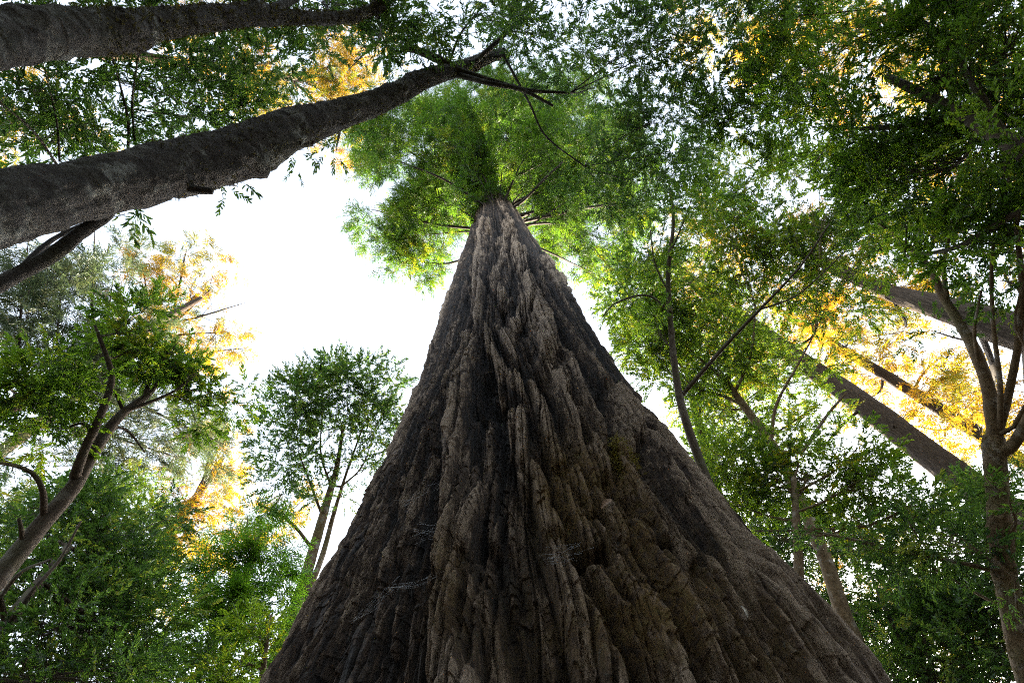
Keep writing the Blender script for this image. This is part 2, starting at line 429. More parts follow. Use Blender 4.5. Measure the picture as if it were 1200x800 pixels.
def crown(blobs, kind, r, scale=1.0, clump=.55, anchors=None, tw=None, bth=.012, upb=.35, thin=.0, flat=1.0, odk=None):
    """foliage of one tree: clumps of sprays spread through every blob's volume, each clump on its own thin branch"""
    VV, TT, KK, MM, n0 = [], [], [], [], 0
    area = np.mean([s[4] for s in SPR[kind]]) * scale * scale
    for b in blobs:
        c, ex, ey, ez, ax, ay, az = blob_clumps(b, r)
        OD = (b[4] if isinstance(b[0], str) else b[5] * (odk or (1.95 if b[1] > 230 or b[0] > 890 else ODK)))
        cov = math.pi * ax * ay                                # m2 seen from below
        ns = int(OD * cov / (area * .62)) + 4
        cr = min(clump, .5 * min(ax, ay) + .12)
        per = 9
        nc = max(4, ns // per)
        q = r.normal(0, 1, (nc * 3, 3)); q /= np.linalg.norm(q, axis=1)[:, None]
        q *= r.random((nc * 3, 1)) ** (1 / 3.6)
        edge = 1 + .28 * fbm(q[:, 0] * 2 + c[0], q[:, 1] * 2 + c[1], q[:, 2] * 2, 3, 2)[:, None]
        q = q * edge
        W = c + ex * q[:, :1] * ax + ey * q[:, 1:2] * ay + ez * q[:, 2:] * az
        keep = fbm(W[:, 0] / cr * .42 + 9.1, W[:, 1] / cr * .42, W[:, 2] / cr * .42, 21, 2) > thin - .12
        W = W[keep][:nc] if keep.sum() > 4 else W[:nc]
        W = W[W[:, 2] > .4]
        if not len(W): continue
        ns_c = max(3, int(ns / len(W)))
        ctint = r.normal(.12, .18, len(W))
        idx = np.repeat(np.arange(len(W)), ns_c)
        dv = r.normal(0, 1, (len(idx), 3)); dv[:, 2] *= .55 * flat
        outw = (W - c); outw /= np.linalg.norm(outw, axis=1)[:, None] + 1e-6
        dv = dv + outw[idx] * .8; dv[:, 2] += upb * .6
        dv /= np.linalg.norm(dv, axis=1)[:, None] + 1e-9
        pos = W[idx] + dv * (r.random((len(idx), 1)) * .75) * cr
        V, T, K, Mi = stamp(kind, pos, dv, scale * r.uniform(.75, 1.2, len(idx)), ctint[idx] + .12, .55, r)
        VV.append(V); TT.append(T + n0); KK.append(K); MM.append(Mi); n0 += len(V)
        if tw is not None and anchors is not None:
            # a limb from the nearest trunk or limb point to the blob, branchlets from it to the clumps
            a = anchors[np.argmin(np.linalg.norm(anchors[:, :3] - (c - np.array([0, 0, .35 * np.linalg.norm(c - anchors[:, :3].mean(0))])), axis=1))]
            L = np.linalg.norm(c - a[:3])
            mid = (a[:3] + c) / 2 + np.array([0, 0, -.06 * L]) + r.normal(0, .06 * L, 3)
            r0 = min(a[3] * .6, max(bth * 2.2, .010 * L + bth))
            lim = catmull(np.array([[*a[:3], r0], [*mid, r0 * .75], [*c, r0 * .45], [*(c + (c - mid) * .5), r0 * .2]]), 14)
            tb = Tubes(); tw.append(tb)                            # one branch with its branchlets
            tb.add(lim, 6)
            for w in W[r.permutation(len(W))[:70]]:
                s = lim[min(13, 4 + int(10 * r.random() ** .8))]
                l = np.linalg.norm(w - s[:3]); m2 = (s[:3] + w) / 2 + r.normal(0, .10 * l, 3)
                rb = min(s[3] * .7, bth * .55)
                tb.add(catmull(np.array([[*s[:3], rb], [*m2, rb * .7], [*w, rb * .3]]), 6), 4)
    V = np.vstack(VV); T = np.vstack(TT); TOTAL[0] += len(T)
    return V, T, np.concatenate(KK), np.concatenate(MM)


BMOSS = leaf_mat('bark_moss', [(0, (.05, .045, .018)), (.6, (.11, .10, .045)), (1, (.22, .20, .11))], .3, .0)


def px_path(pts, n):
    """pts [(px,py,D,half px)] -> smooth path with radii"""
    q = [[*P(p[0], p[1], p[2]), Rm(*p)] for p in pts]
    return catmull(q, n)


TREES = []


def tree(name, label, trunk, bark, limbs=(), blobs=(), kind='broad', leaf='mid', scale=1.0, clump=.55, sides=16, rings=60,
         rough=.10, wr=0.0, ground=True, bth=.012, thin=0.0, upb=.35, seed=1, flat=1.0, group=None, base=None, cat='tree', crown_label=None, top=None, fuzz=0):
    r = np.random.default_rng(seed)
    path = px_path(trunk, rings)
    first = path[0, :3]
    if ground:
        b = np.array(base if base is not None else [first[0] + (first[0] - path[6, 0]) * .35, first[1] + (first[1] - path[6, 1]) * .35, -.15], float)
        if b.shape[0] == 2: b = np.array([b[0], b[1], -.15])
        hgt = first[2] - b[2]; m = max(6, int(hgt / .5)); m = min(m, 60)
        r0 = path[0, 3]
        dirn = path[0, :3] - path[3, :3]
        low = catmull(np.array([[*b, r0 * 1.5], [*(b * .75 + first * .25 + dirn * .05), r0 * 1.18], [*first, r0]]), m)[:-1]
        path = np.vstack([low, path])
    else:
        b = np.array([first[0], first[1], first[2]])
    if top is not None:                                          # the trunk goes on, hidden in its crown
        tp = np.array([*P(*top[:3]), Rm(*top)]); path = np.vstack([path, catmull(np.vstack([path[-1], tp]), 20)[1:]])
    root = thing(name, label, cat, b if ground else first, group)
    org = np.array(root.location)
    V, Q = tube(path, sides, rough=rough, seed=seed, wr=wr)
    tro = link('trunk', mesh_np('trunk', V - org, q2t(Q), [MT[bark]]), root)
    if fuzz:                                                     # short moss growing along the bark
        nrm = V.reshape(-1, 3)[:len(path) * sides].reshape(len(path), sides, 3) - path[:, None, :3]
        pick_i = r.integers(int(len(path) * .2), len(path) - 2, fuzz * 3); pick_j = r.integers(0, sides, fuzz * 3)
        pv = V[:len(path) * sides].reshape(len(path), sides, 3)[pick_i, pick_j]; nv = nrm[pick_i, pick_j]; nv = nv / np.linalg.norm(nv, axis=1)[:, None]
        ok = fbm(pv[:, 0] * 2.2, pv[:, 1] * 2.2, pv[:, 2] * 2.2, 9, 3) > -.25; pv, nv = pv[ok][:fuzz], nv[ok][:fuzz]
        dv = nv * .7 + r.normal(0, .6, nv.shape) + np.array([0, 0, -.35])
        mv, mt_, mk, mm = stamp('moss', pv, dv, r.uniform(.2, .6, len(pv)), r.normal(.2, .1, len(pv)), .8, r)
        link('moss', mesh_np('moss', mv - org, mt_, [BMOSS], mm * 0, mk, smooth=False), tro)
    anch = [path[len(path) // 3:]]
    for li, l in enumerate(limbs):
        lp = px_path(l, max(14, 7 * len(l)))
        near = path[np.argmin(np.linalg.norm(path[:, :3] - lp[0, :3], axis=1))]
        if np.linalg.norm(near[:3] - lp[0, :3]) < .9:            # grow out of the trunk's middle
            lp = np.vstack([[*near[:3], min(near[3], lp[0, 3] * 1.25)], lp])
        V, Q = tube(lp, 10, rough=rough, seed=seed + li)
        link('limb', mesh_np('limb', V - org, q2t(Q), [MT[bark]]), root)
        anch.append(lp[2:])
    if blobs:
        tw = []
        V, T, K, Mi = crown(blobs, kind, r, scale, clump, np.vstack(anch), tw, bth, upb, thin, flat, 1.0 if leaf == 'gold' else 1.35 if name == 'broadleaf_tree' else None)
        link('crown', mesh_np('crown', V - org, T, [MT[leaf], MT['twig']], Mi, K, smooth=False), root, crown_label)
        for tb in tw:
            V, T = tb.get(); link('branch', mesh_np('branch', V - org, T, [MT[bark if bark in ('brown', 'tan') else 'twig']]), root)
    TREES.append(root)
    return root


# ------------------------------------------------------------------ the giant redwood
D0 = 4.0
EDGE_Z = np.array([-1.6, -.5, .6, 1.77, 2.3, 2.95, 4.2, 6.1, 7.8, 11.3, 17.2, 26, 34, 42, 50, 56]) + CAM[2]
EDGE_R = np.array([2.75, 2.45, 2.22, 2.08, 2.0, 1.93, 1.85, 1.71, 1.66, 1.585, 1.41, 1.18, .86, .55, .25, .05])


def r_at(z): return np.interp(z, EDGE_Z, EDGE_R)


def project(W):
    v = (W - CAM) @ M
    d = -v[..., 2]
    d = np.where(d > .05, d, .05)
    return 600 + v[..., 0] / d * F, 400 - v[..., 1] / d * F, d


def giant():
    root = thing('redwood_tree', 'giant redwood with deeply furrowed brown bark towering over the middle of the grove', 'tree', (0, D0, 0))
    # rows even in the angle seen from the camera, columns dense on the near side
    el = np.linspace(rad(20), rad(83.6), 1700)
    zf = CAM[2] + 2.1 * np.tan(el); zf = zf[zf < 27]
    zs = np.concatenate([np.linspace(-.1, CAM[2] + 2.1 * math.tan(rad(20)) - .01, 40), zf, np.linspace(zf[-1] + .1, 57, 160)])
    tf = np.linspace(-1.3, 1.3, 1250)
    tb = np.linspace(1.3, 2 * np.pi - 1.3, 300)[1:-1]
    th = np.concatenate([tf, tb]); nt_ = len(th); nz = len(zs)
    TH, Z = np.meshgrid(th, zs)
    R0 = r_at(Z)
    # th = 0 faces the camera (-Y)
    bx, by = np.sin(TH), -np.cos(TH)
    W0 = np.stack([bx * R0, D0 + by * R0, Z], -1)
    px, py, dep = project(W0)
    front = (np.abs(TH) < 1.5) & (Z > CAM[2] + .3)
    hz = np.clip((Z - 1.5) / 26, 0, 1)
    cx, cy = bx * 2.0, by * 2.0                                  # seamless coordinates, metres of girth at mid height
    low = fbm(cx * .55, cy * .55, Z * .13, 1, 2)
    # domain warp: ridges wander, split and rejoin
    w1 = fbm(cx * .9 + 5, cy * .9, Z * .24, 11, 3); w2 = fbm(cx * 3.1, cy * 3.1 + 4, Z * .62, 12, 2)
    a = TH + .12 * w1 + .04 * w2
    ax_, ay_ = np.sin(a) * 2.0, -np.cos(a) * 2.0

    up_ = np.interp(Z, [0, 5, 10, 26], [1, .85, .6, .45])         # features grow longer up the stem

    ZZ = np.interp(zs, zs, np.concatenate([[0], np.cumsum(np.diff(zs) * np.interp(zs[:-1], [0, 5, 10, 26], [1, .85, .6, .4]))]))[:, None] + 0 * TH

    def strand(f, zf_, seed, w, ang=None):
        """braided strands: ridges along the zero lines of a stretched noise, hollows between"""
        n = vnoise(ax_ * f, ay_ * f, ZZ * zf_ + 3.3, seed)
        t = np.clip((w - np.abs(n)) / (w * .62), 0, 1)
        return t * t * (3 - 2 * t)

    def ridged(f, zf_, seed, sharp):
        n = vnoise(ax_ * f, ay_ * f, ZZ * zf_ + 3.3, seed)
        return np.clip(np.abs(n) / sharp, 0, 1)
    patch = np.clip(.5 + 1.1 * fbm(cx * .8, cy * .8, Z * .25, 31, 2), 0, 1)      # calm and rough areas
    right = np.clip((TH - .25) / .5, 0, 1) * (TH < 2.2)                            # finer straight fibre on the right flank
    amp = (.55 + .6 * patch) * (1 - .30 * right)
    side = 1 - .35 * np.clip((np.abs(TH) - .6) / .4, 0, 1)

    def strands(count, wide, seed, groove=2.4):
        """long fibrous strands running up the stem, each with its own height, parted by sharp grooves"""
        t = a / (2 * np.pi) * count + wide * vnoise(cx * 1.3, cy * 1.3, ZZ * .16, seed) + wide * .5 * vnoise(cx * 3.3, cy * 3.3, ZZ * .24, seed + 1) + .16 * vnoise(cx * 9, cy * 9, ZZ * .8, seed + 2)
        k = np.floor(t); fr = t - k; k = np.mod(k, count)
        p = np.clip((1 - np.abs(2 * fr - 1)) * groove, 0, 1)
        p = np.sqrt(p)
        hgt = np.clip(.5 + 1.05 * vnoise(k, ZZ * .11 + k * .37, None, seed + 3), 0, 1)
        return p * (.12 + .88 * hgt), k

    jag = .10 * vnoise(ax_ * 22, ay_ * 22, ZZ * 2, 201) + .05 * vnoise(ax_ * 50, ay_ * 50, ZZ * 5, 202)

    def flakes(k, zf_, seed):
        """shingled flakes along each strand, loose at their lower ends"""
        sz = ZZ * zf_ + k * .618 + 1.3 * vnoise(k, ZZ * zf_ * .35, None, seed) + jag * zf_
        c = np.floor(sz); fr = sz - c
        m = _h(k.astype(np.int64), c.astype(np.int64), np.zeros(1, np.int64), seed + 1) * .5 + .5
        return (1 - fr) * m, m
    A, kA = strands(46, 1.7, 141, 2.0); B, kB = strands(110, 2.4, 151, 1.8); C, kC = strands(270, 3.4, 161, 1.5)
    fB, mB = flakes(kB, 4.2, 171); fC, mC = flakes(kC, 9.5, 181)
    f1 = vnoise(ax_ * 9, ay_ * 9, ZZ * 1.0, 44); f3 = vnoise(ax_ * 26 + w2, ay_ * 26, ZZ * 5, 46); f4 = vnoise(ax_ * 58, ay_ * 58, ZZ * 14, 49)
    c1 = B
    und = fbm(ax_ * 1.3, ay_ * 1.3, ZZ * .10, 191, 2)
    H = .06 * low + .05 * und
    H += amp * side * (.175 * A + .095 * B)
    cr1 = vnoise(ax_ * 7 + .6 * w2, ay_ * 7, ZZ * .22, 211); cr2 = vnoise(ax_ * 17, ay_ * 17, ZZ * .55, 212); cr3 = vnoise(ax_ * 34, ay_ * 34, ZZ * 1.5, 213)
    cracks = .055 * np.exp(-(cr1 / .07) ** 2) + .030 * np.exp(-(cr2 / .09) ** 2) + .014 * np.exp(-(cr3 / .13) ** 2)
    cracks = cracks * (1 - .5 * hz) * (1 - .5 * right)
    H -= cracks
    crumb = (1 - .4 * hz) * (1 - .45 * right)
    H += (.052 - .025 * hz) * C + .012 * right * C + crumb * (.010 * (1 - right) * fB * mB * (.4 + B) + .018 * (1 - .6 * right) * fC * (.3 + mC) + .016 * f3 + .009 * f4 + .006 * f1)
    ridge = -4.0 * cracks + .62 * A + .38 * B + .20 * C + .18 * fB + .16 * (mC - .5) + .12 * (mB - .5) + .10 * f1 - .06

    def segdist(poly, widen=0):
        best = np.full(px.shape, 1e9, np.float32)
        for (x0, y0), (x1, y1) in zip(poly[:-1], poly[1:]):
            dx, dy = x1 - x0, y1 - y0; l2 = dx * dx + dy * dy
            t = np.clip(((qx - x0) * dx + (qy - y0) * dy) / l2, 0, 1)
            best = np.minimum(best, np.hypot(qx - x0 - t * dx, qy - y0 - t * dy))
        return best
    qx = px + 9 * w1 + 6 * w2 + 3.5 * vnoise(cx * 8, cy * 8, Z * 2.5, 62); qy = py + 8 * fbm(cx * 2, cy * 2 + 7, Z * .9, 61, 2)
    RIDGES = [  # big strands of bark: photo-traced course, half width px, height px
        ([(594, 262), (590, 300), (576, 331), (596, 351)], 7, 9),
        ([(570, 262), (559, 290), (557, 354), (565, 388), (579, 422), (584, 472)], 8, 12),
        ([(612, 300), (618, 350), (616, 375), (592, 405), (602, 428)], 8, 11),
        ([(628, 330), (636, 385), (643, 415), (633, 439), (656, 459), (667, 533), (690, 590)], 12, 17),
        ([(585, 439), (616, 469), (643, 503), (650, 537)], 11, 15),
        ([(602, 500), (602, 530), (633, 580), (650, 618)], 14, 20),
        ([(532, 469), (535, 506), (540, 540)], 9, 11),
        ([(560, 500), (562, 537), (565, 574), (545, 618), (525, 672), (535, 692), (518, 746), (505, 800)], 14, 22),
        ([(724, 472), (735, 506), (732, 545), (738, 575), (771, 612), (800, 655)], 13, 22),
        ([(628, 545), (650, 568), (674, 600), (694, 634)], 9, 15),
        ([(646, 535), (672, 560), (700, 592), (722, 630)], 9, 15),
        ([(682, 662), (712, 695), (757, 745), (812, 800)], 9, 15),
        ([(720, 665), (745, 705), (790, 760)], 8, 13),
        ([(775, 650), (815, 700), (875, 780)], 8, 12),
        ([(545, 331), (515, 405), (484, 472), (461, 526), (445, 575), (420, 640), (398, 715)], 5, 7),
        ([(552, 388), (528, 432), (515, 459), (498, 503), (484, 560), (462, 640), (440, 740)], 6, 9),
        ([(508, 540), (484, 614), (464, 682), (455, 760)], 7, 10),
        ([(470, 560), (438, 640), (408, 720), (380, 790)], 6, 8),
        ([(600, 560), (606, 620), (628, 690), (640, 790)], 13, 17),
        ([(560, 690), (575, 740), (590, 800)], 11, 15),
        ([(650, 640), (672, 700), (690, 790)], 10, 14),
        ([(655, 320), (690, 390), (740, 470), (800, 560), (860, 650), (930, 740)], 6, 8),
        ([(640, 300), (668, 362), (712, 440), (770, 540), (840, 650), (900, 760)], 6, 7),
    ]
    scale_px = dep / F
    for poly, hw, hh in RIDGES:
        d = segdist(poly)
        prof = np.clip(1 - (d / (hw * .85)) ** 2, 0, 1) ** .35 * (.55 + .45 * np.clip(.6 + w1 + w2, 0, 1.2))
        H += np.where(front, prof * hh * .36 * scale_px * (1 + .25 * f1 + .5 * c1 * .4), 0)
        groove = np.exp(-((d - hw * 1.35) / (hw * .45)) ** 2)
        H -= np.where(front, groove * hh * .40 * scale_px, 0)
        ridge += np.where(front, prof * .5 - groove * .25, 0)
    PITS = [  # hollows and deep furrows
        ([(592, 362), (592, 374)], 9, 16), ([(565, 446), (567, 462)], 10, 18), ([(574, 474), (590, 480)], 9, 20), ([(557, 488), (560, 497)], 8, 14),
        ([(641, 428), (637, 452)], 10, 20), ([(565, 632), (566, 655)], 9, 20), ([(672, 646), (706, 652)], 7, 22), ([(760, 640), (782, 646)], 6, 16),
        ([(672, 655), (690, 690), (708, 730), (736, 790), (750, 830)], 7, 26), ([(708, 568), (730, 600)], 8, 18), ([(548, 660), (545, 720), (556, 790)], 8, 20),
        ([(612, 545), (622, 600), (640, 650)], 6, 14), ([(580, 640), (592, 700), (610, 780)], 7, 18), ([(668, 470), (685, 520)], 7, 14),
        ([(476, 700), (466, 790)], 7, 14), ([(735, 640), (760, 690), (800, 750), (845, 820)], 5, 20), ([(700, 470), (720, 530)], 6, 14), ([(520, 540), (505, 620), (490, 700)], 6, 13),
        ([(760, 470), (820, 560), (880, 650)], 5, 11), ([(800, 600), (860, 690), (930, 790)], 6, 13),
    ]
    for poly, hw, hh in PITS:
        d = segdist(poly)
        prof = np.exp(-(d / hw) ** 2)
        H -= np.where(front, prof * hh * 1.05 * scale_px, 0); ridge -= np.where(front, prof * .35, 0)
    H -= .10 * np.exp(-((Z - 57) / 6) ** 2)
    H *= np.interp(Z, [0, 26, 50, 57], [1, .8, .25, .1])
    Rr = np.maximum(R0 + H - .15, .02)
    V = np.stack([bx * Rr, by * Rr, Z], -1).reshape(-1, 3)
    i = np.arange(nz - 1)[:, None]; j = np.arange(nt_)[None]
    Q = np.stack([i * nt_ + j, i * nt_ + (j + 1) % nt_, (i + 1) * nt_ + (j + 1) % nt_, (i + 1) * nt_ + j], -1).reshape(-1, 4)

    def patchpx(x, y, sx, sy): return np.exp(-((qx - x) / sx) ** 2 - ((qy - y) / sy) ** 2)
    moss = 1.3 * patchpx(665, 575, 46, 60) + .9 * patchpx(728, 548, 16, 26) + .7 * patchpx(740, 620, 30, 45) + .9 * patchpx(770, 720, 90, 70) \
        + .6 * patchpx(530, 690, 16, 60) + .35 * patchpx(620, 740, 130, 80) + .5 * patchpx(900, 780, 80, 60)
    moss = np.where(front, moss, .1 + .3 * patch)
    me = mesh_np('trunk', V, Q, [MT['giant']], quads=True, attrs={'kind_a': np.clip(ridge, 0, 1.3).ravel(), 'moss_a': np.clip(moss, 0, 1).ravel()})
    link('trunk', me, root)
    org = np.array([0, D0, 0])
    # bare dark limbs fanning out where the crown begins
    LI = [[(583, 253, 25, 2.2), (560, 236, 25, 1.6), (520, 210, 25.5, 1.2), (470, 190, 26, .8)],
          [(585, 253, 25, 2.2), (612, 236, 25, 1.7), (640, 208, 25.5, 1.2), (662, 188, 26, .7)],
          [(584, 250, 25.5, 1.8), (578, 236, 26, 1.3), (570, 214, 27, 1.1), (560, 195, 28, .7)],
          [(586, 248, 26, 1.8), (600, 215, 27, 1.2), (612, 190, 28, 1.0), (630, 165, 29, .6)],
          [(600, 240, 27, 2.2), (625, 228, 27, 1.5), (660, 218, 27.5, .9)],
          [(612, 252, 25.5, 2.6), (625, 248, 26, 1.9)],
          [(568, 226, 29, 2.6), (545, 214, 30, 1.6), (515, 190, 31, 1.0)],
          [(600, 210, 33, 2.6), (640, 190, 33, 1.5), (700, 190, 33, .9)],
          [(585, 196, 38, 2.4), (585, 165, 38, 1.5), (580, 120, 38, .9)]]
    anch = []
    for k, l in enumerate(LI):
        lp = px_path(l, 24); s0 = lp[0, :3].copy()
        dv = np.array([0 - s0[0], D0 - s0[1], 0]); lp = np.vstack([[*(s0 + dv * .25), lp[0, 3]], lp])
        V, Q = tube(lp, 8, rough=.15, seed=k); link('limb', mesh_np('limb', V - org, q2t(Q), [MT['twig']]), root)
    zz = np.linspace(25, 54, 60)
    anch = np.stack([0 * zz, 0 * zz + D0, zz, r_at(zz) * .35], 1)
    B = [(583, 222, 34, 20, 33, 1.0), (548, 240, 26, 22, 27, .5), (625, 240, 24, 20, 27, .5), (585, 160, 60, 40, 34, 1.4), (530, 170, 50, 50, 29, 1.2), (650, 180, 50, 45, 30, 1.2), (500, 185, 75, 60, 31, 1.7), (455, 250, 50, 55, 28, 1.3), (500, 275, 48, 45, 27, 1.8), (520, 235, 40, 30, 26, 1.0), (650, 245, 40, 26, 26, 1.0), (560, 205, 40, 24, 27, .7), (625, 205, 40, 24, 27, .7), (560, 130, 90, 45, 40, 1.7), (660, 140, 80, 50, 40, 1.8),
         (690, 205, 75, 60, 33, 1.9), (690, 275, 50, 45, 29, 1.6), (640, 250, 45, 40, 31, 1.7), (540, 220, 50, 45, 34, 1.8), (610, 180, 60, 45, 38, 1.9), (735, 240, 32, 38, 30, 1.2),
         (590, 215, 42, 26, 44, 1.8), (455, 160, 45, 40, 32, 1.3), (480, 305, 34, 28, 27, .9), (690, 318, 20, 20, 27, .9)]
    tw = []
    V, T, K, Mi = crown(B, 'feather', np.random.default_rng(5), .62, .8, anch, tw, .013, .1, .0)
    link('crown', mesh_np('crown', V - org, T, [MT['crown'], MT['twig']], Mi, K, smooth=False), root)
    for tb in tw:
        V, T = tb.get(); link('branch', mesh_np('branch', V - org, T, [MT['twig']]), root)
    return Rr, zs, th


giant()

# ------------------------------------------------------------------ the two leaning trunks, upper left
tree('leaning_tree', 'thick mossy grey trunk leaning in from the left edge, with a broken stub', [
    (-60, 262, 3.9, 43), (0, 245, 4.2, 40.4), (100, 222, 4.8, 32.7), (200, 199, 5.5, 31), (265, 184, 6.0, 29.2), (312, 165, 6.4, 25.8), (345, 150, 6.8, 21.5), (400, 134, 7.5, 16.3),
    (450, 116, 8.2, 12.9), (500, 92, 9.0, 10.3), (545, 78, 10, 7.74), (590, 62, 11, 5.16)], 'mossy',
    limbs=[[(535, 80, 9.6, 5.16), (505, 66, 9.5, 4.73), (485, 58, 9.4, 4.3), (470, 57, 9.3, 3.96)],
           [(535, 82, 9.6, 4.3), (575, 95, 9.6, 3.44), (620, 106, 9.7, 2.24), (668, 109, 9.8, 1.38)],
           [(530, 86, 9.6, 3.44), (570, 97, 9.3, 2.92), (610, 105, 9.2, 2.58), (648, 124, 9.0, 1.55)],
           [(555, 74, 10, 3.44), (590, 42, 10.4, 2.58), (615, 15, 10.8, 1.72), (640, -20, 11, 1.03)],
           [(205, 214, 5.4, 7.74), (228, 222, 5.35, 5.16), (249, 224, 5.3, 3.61)],
           [(285, 178, 6.1, 26), (297, 190, 6.1, 21), (306, 200, 6.1, 14), (311, 206, 6.1, 7)],
           [(128, 248, 4.9, 7.74), (95, 273, 4.8, 7.74), (55, 303, 4.7, 8.6), (15, 324, 4.6, 8.6), (-20, 345, 4.5, 9.46)],
           [(590, 65, 10.5, 1.72), (620, 120, 10, 1.38), (640, 160, 9.8, 1.12), (685, 195, 9.6, 0.774)]],
    blobs=[(630, 40, 85, 50, 11, .5), (735, 60, 90, 70, 11, .55), (800, 140, 70, 80, 11, .6), (715, 150, 55, 45, 11, .5), (820, 30, 80, 50, 10.5, .5), (560, 15, 70, 32, 10, .8), (480, 25, 60, 26, 9, .7),
           (770, 215, 45, 36, 10.5, .45), (690, 105, 60, 35, 10.5, .4), (600, 100, 50, 22, 10.5, .25), (160, 240, 26, 10, 5.6, .2), (270, 215, 22, 12, 6.5, .2), (345, 172, 22, 16, 7.5, .3),
           (395, 170, 14, 18, 8, .3), (855, 170, 40, 40, 11, .5), (700, 210, 45, 40, 10.5, .55)],
    kind='near', leaf='bay', scale=.66, clump=.42, sides=120, rings=700, rough=.19, wr=.045, bth=.011, seed=11, fuzz=2200)
tree('mossy_tree', 'mossy ringed trunk crossing the top left corner, above the thicker leaning one', [
    (-60, 48, 3.4, 28.8), (0, 46, 3.8, 26.4), (60, 38, 4.2, 24.8), (110, 38, 4.6, 22.4), (150, 38, 4.9, 20), (175, 31, 5.2, 16), (240, 22, 5.8, 12.8), (300, 18, 6.5, 10.4), (340, 20, 7, 7.2), (385, 22, 7.6, 6.4), (430, 14, 8.2, 5.6), (470, -8, 8.8, 4)], 'mossy',
    limbs=[[(305, 16, 6.6, 6.4), (335, 4, 7, 4.8), (360, -10, 7.4, 4)],
           [(150, 178, 8.6, 1.76), (150, 140, 8.5, 1.44), (138, 90, 8.4, 1.12), (128, 55, 8, 0.96)],
           [(158, 165, 8.6, 1.44), (155, 120, 8.5, 1.2), (162, 66, 8.2, 0.8)],
           [(68, 195, 8.2, 1.6), (40, 155, 8, 1.28), (0, 120, 7.8, 0.96)],
           [(70, 190, 8, 1.28), (66, 140, 8, 0.96), (52, 80, 8, 0.72)]],
    blobs=[(60, 110, 85, 45, 8.5, .75), (160, 105, 80, 45, 9, .75), (250, 95, 70, 45, 9.5, .9), (330, 80, 55, 40, 10, .7), (110, 160, 80, 30, 9, .7), (30, 160, 55, 30, 8.5, .6), (240, 135, 55, 25, 9.5, .9), (60, -5, 110, 18, 8, 1.2),
           (210, -4, 100, 16, 8.5, 1.1), (380, 5, 90, 22, 9, 1.1), (440, 25, 45, 20, 8.6, .9), (310, 130, 40, 20, 9.5, .5), (420, 70, 50, 30, 10, .6)],
    kind='near', leaf='bay', scale=.66, clump=.40, sides=120, rings=600, rough=.16, wr=.13, bth=.010, seed=12, fuzz=2600)

# ------------------------------------------------------------------ left side
tree('tanoak_tree', 'small bent tanoak at left with dark leaf clumps over brown forked limbs', [
    (-30, 712, 6.6, 12.2), (10, 662, 6.8, 10.8), (50, 612, 7.0, 9.36), (85, 572, 7.2, 8.28), (105, 537, 7.4, 7.2), (125, 506, 7.6, 6.12), (145, 483, 7.8, 5.04), (169, 466, 8, 3.96), (184, 450, 8.2, 2.88)], 'brown',
    limbs=[[(88, 556, 7.2, 5.76), (100, 525, 7.2, 5.04), (115, 493, 7.2, 4.68), (128, 459, 7.3, 3.96), (130, 435, 7.4, 3.24), (119, 402, 7.5, 2.3), (111, 381, 7.6, 1.44)],
           [(169, 466, 8, 2.59), (176, 445, 8.1, 1.87), (184, 425, 8.2, 1.3)],
           [(148, 481, 7.8, 2.59), (178, 470, 7.9, 2.02), (206, 457, 8, 1.44), (228, 440, 8.1, 0.936)],
           [(145, 483, 7.8, 2.16), (136, 462, 7.8, 1.58), (132, 455, 7.8, 1.15)],
           [(51, 608, 7, 3.96), (50, 575, 6.9, 3.24), (36, 553, 6.9, 2.52), (5, 543, 6.8, 2.02), (-20, 545, 6.7, 1.44)],
           [(27, 638, 6.9, 3.24), (25, 620, 6.8, 2.45), (22, 607, 6.8, 1.73)],
           [(115, 520, 7.5, 2.16), (98, 497, 7.5, 1.58), (75, 502, 7.5, 1.15), (60, 500, 7.4, 0.72)],
           [(130, 500, 7.7, 1.87), (150, 505, 7.8, 1.44), (170, 530, 7.9, 0.864)]],
    blobs=[(165, 385, 40, 26, 8.2, 1.5), (205, 405, 42, 26, 8.2, 1.5), (240, 432, 36, 26, 8.3, 1.5), (150, 412, 30, 18, 8, 1.3), (275, 470, 24, 26, 8.4, 1.1), (245, 480, 26, 20, 8.4, .9), (45, 455, 50, 22, 7.6, 1.6), (20, 500, 40, 22, 7.4, 1.6), (75, 440, 36, 16, 7.6, 1.2),
           (30, 420, 40, 20, 7.8, 1.1), (70, 515, 30, 14, 7.5, .8)],
    kind='near', leaf='mid', scale=.62, clump=.32, sides=28, rings=120, rough=.13, bth=.010, seed=13)
tree('tall_conifer', 'tall grey green conifer behind the tanoak, with a golden sunlit top against the white sky', [
    (-120, 552, 33, 12), (0, 483, 34, 10), (118, 417, 36, 7), (180, 380, 38, 5), (235, 350, 41, 3)], 'far',
    blobs=[(70, 355, 60, 45, 34, .9), (130, 345, 55, 40, 35, .8), (30, 320, 45, 30, 33, .8), (110, 410, 60, 45, 35, .9), (150, 480, 60, 50, 35, .7), (190, 530, 50, 50, 36, .8), (60, 560, 60, 40, 34, .9), (25, 390, 40, 40, 33, 1.0), (110, 300, 50, 25, 35, .4), (240, 510, 40, 40, 37, .5)],
    kind='feather', leaf='grey', scale=.8, clump=1.6, bth=.035, seed=14, upb=-.1, sides=14)
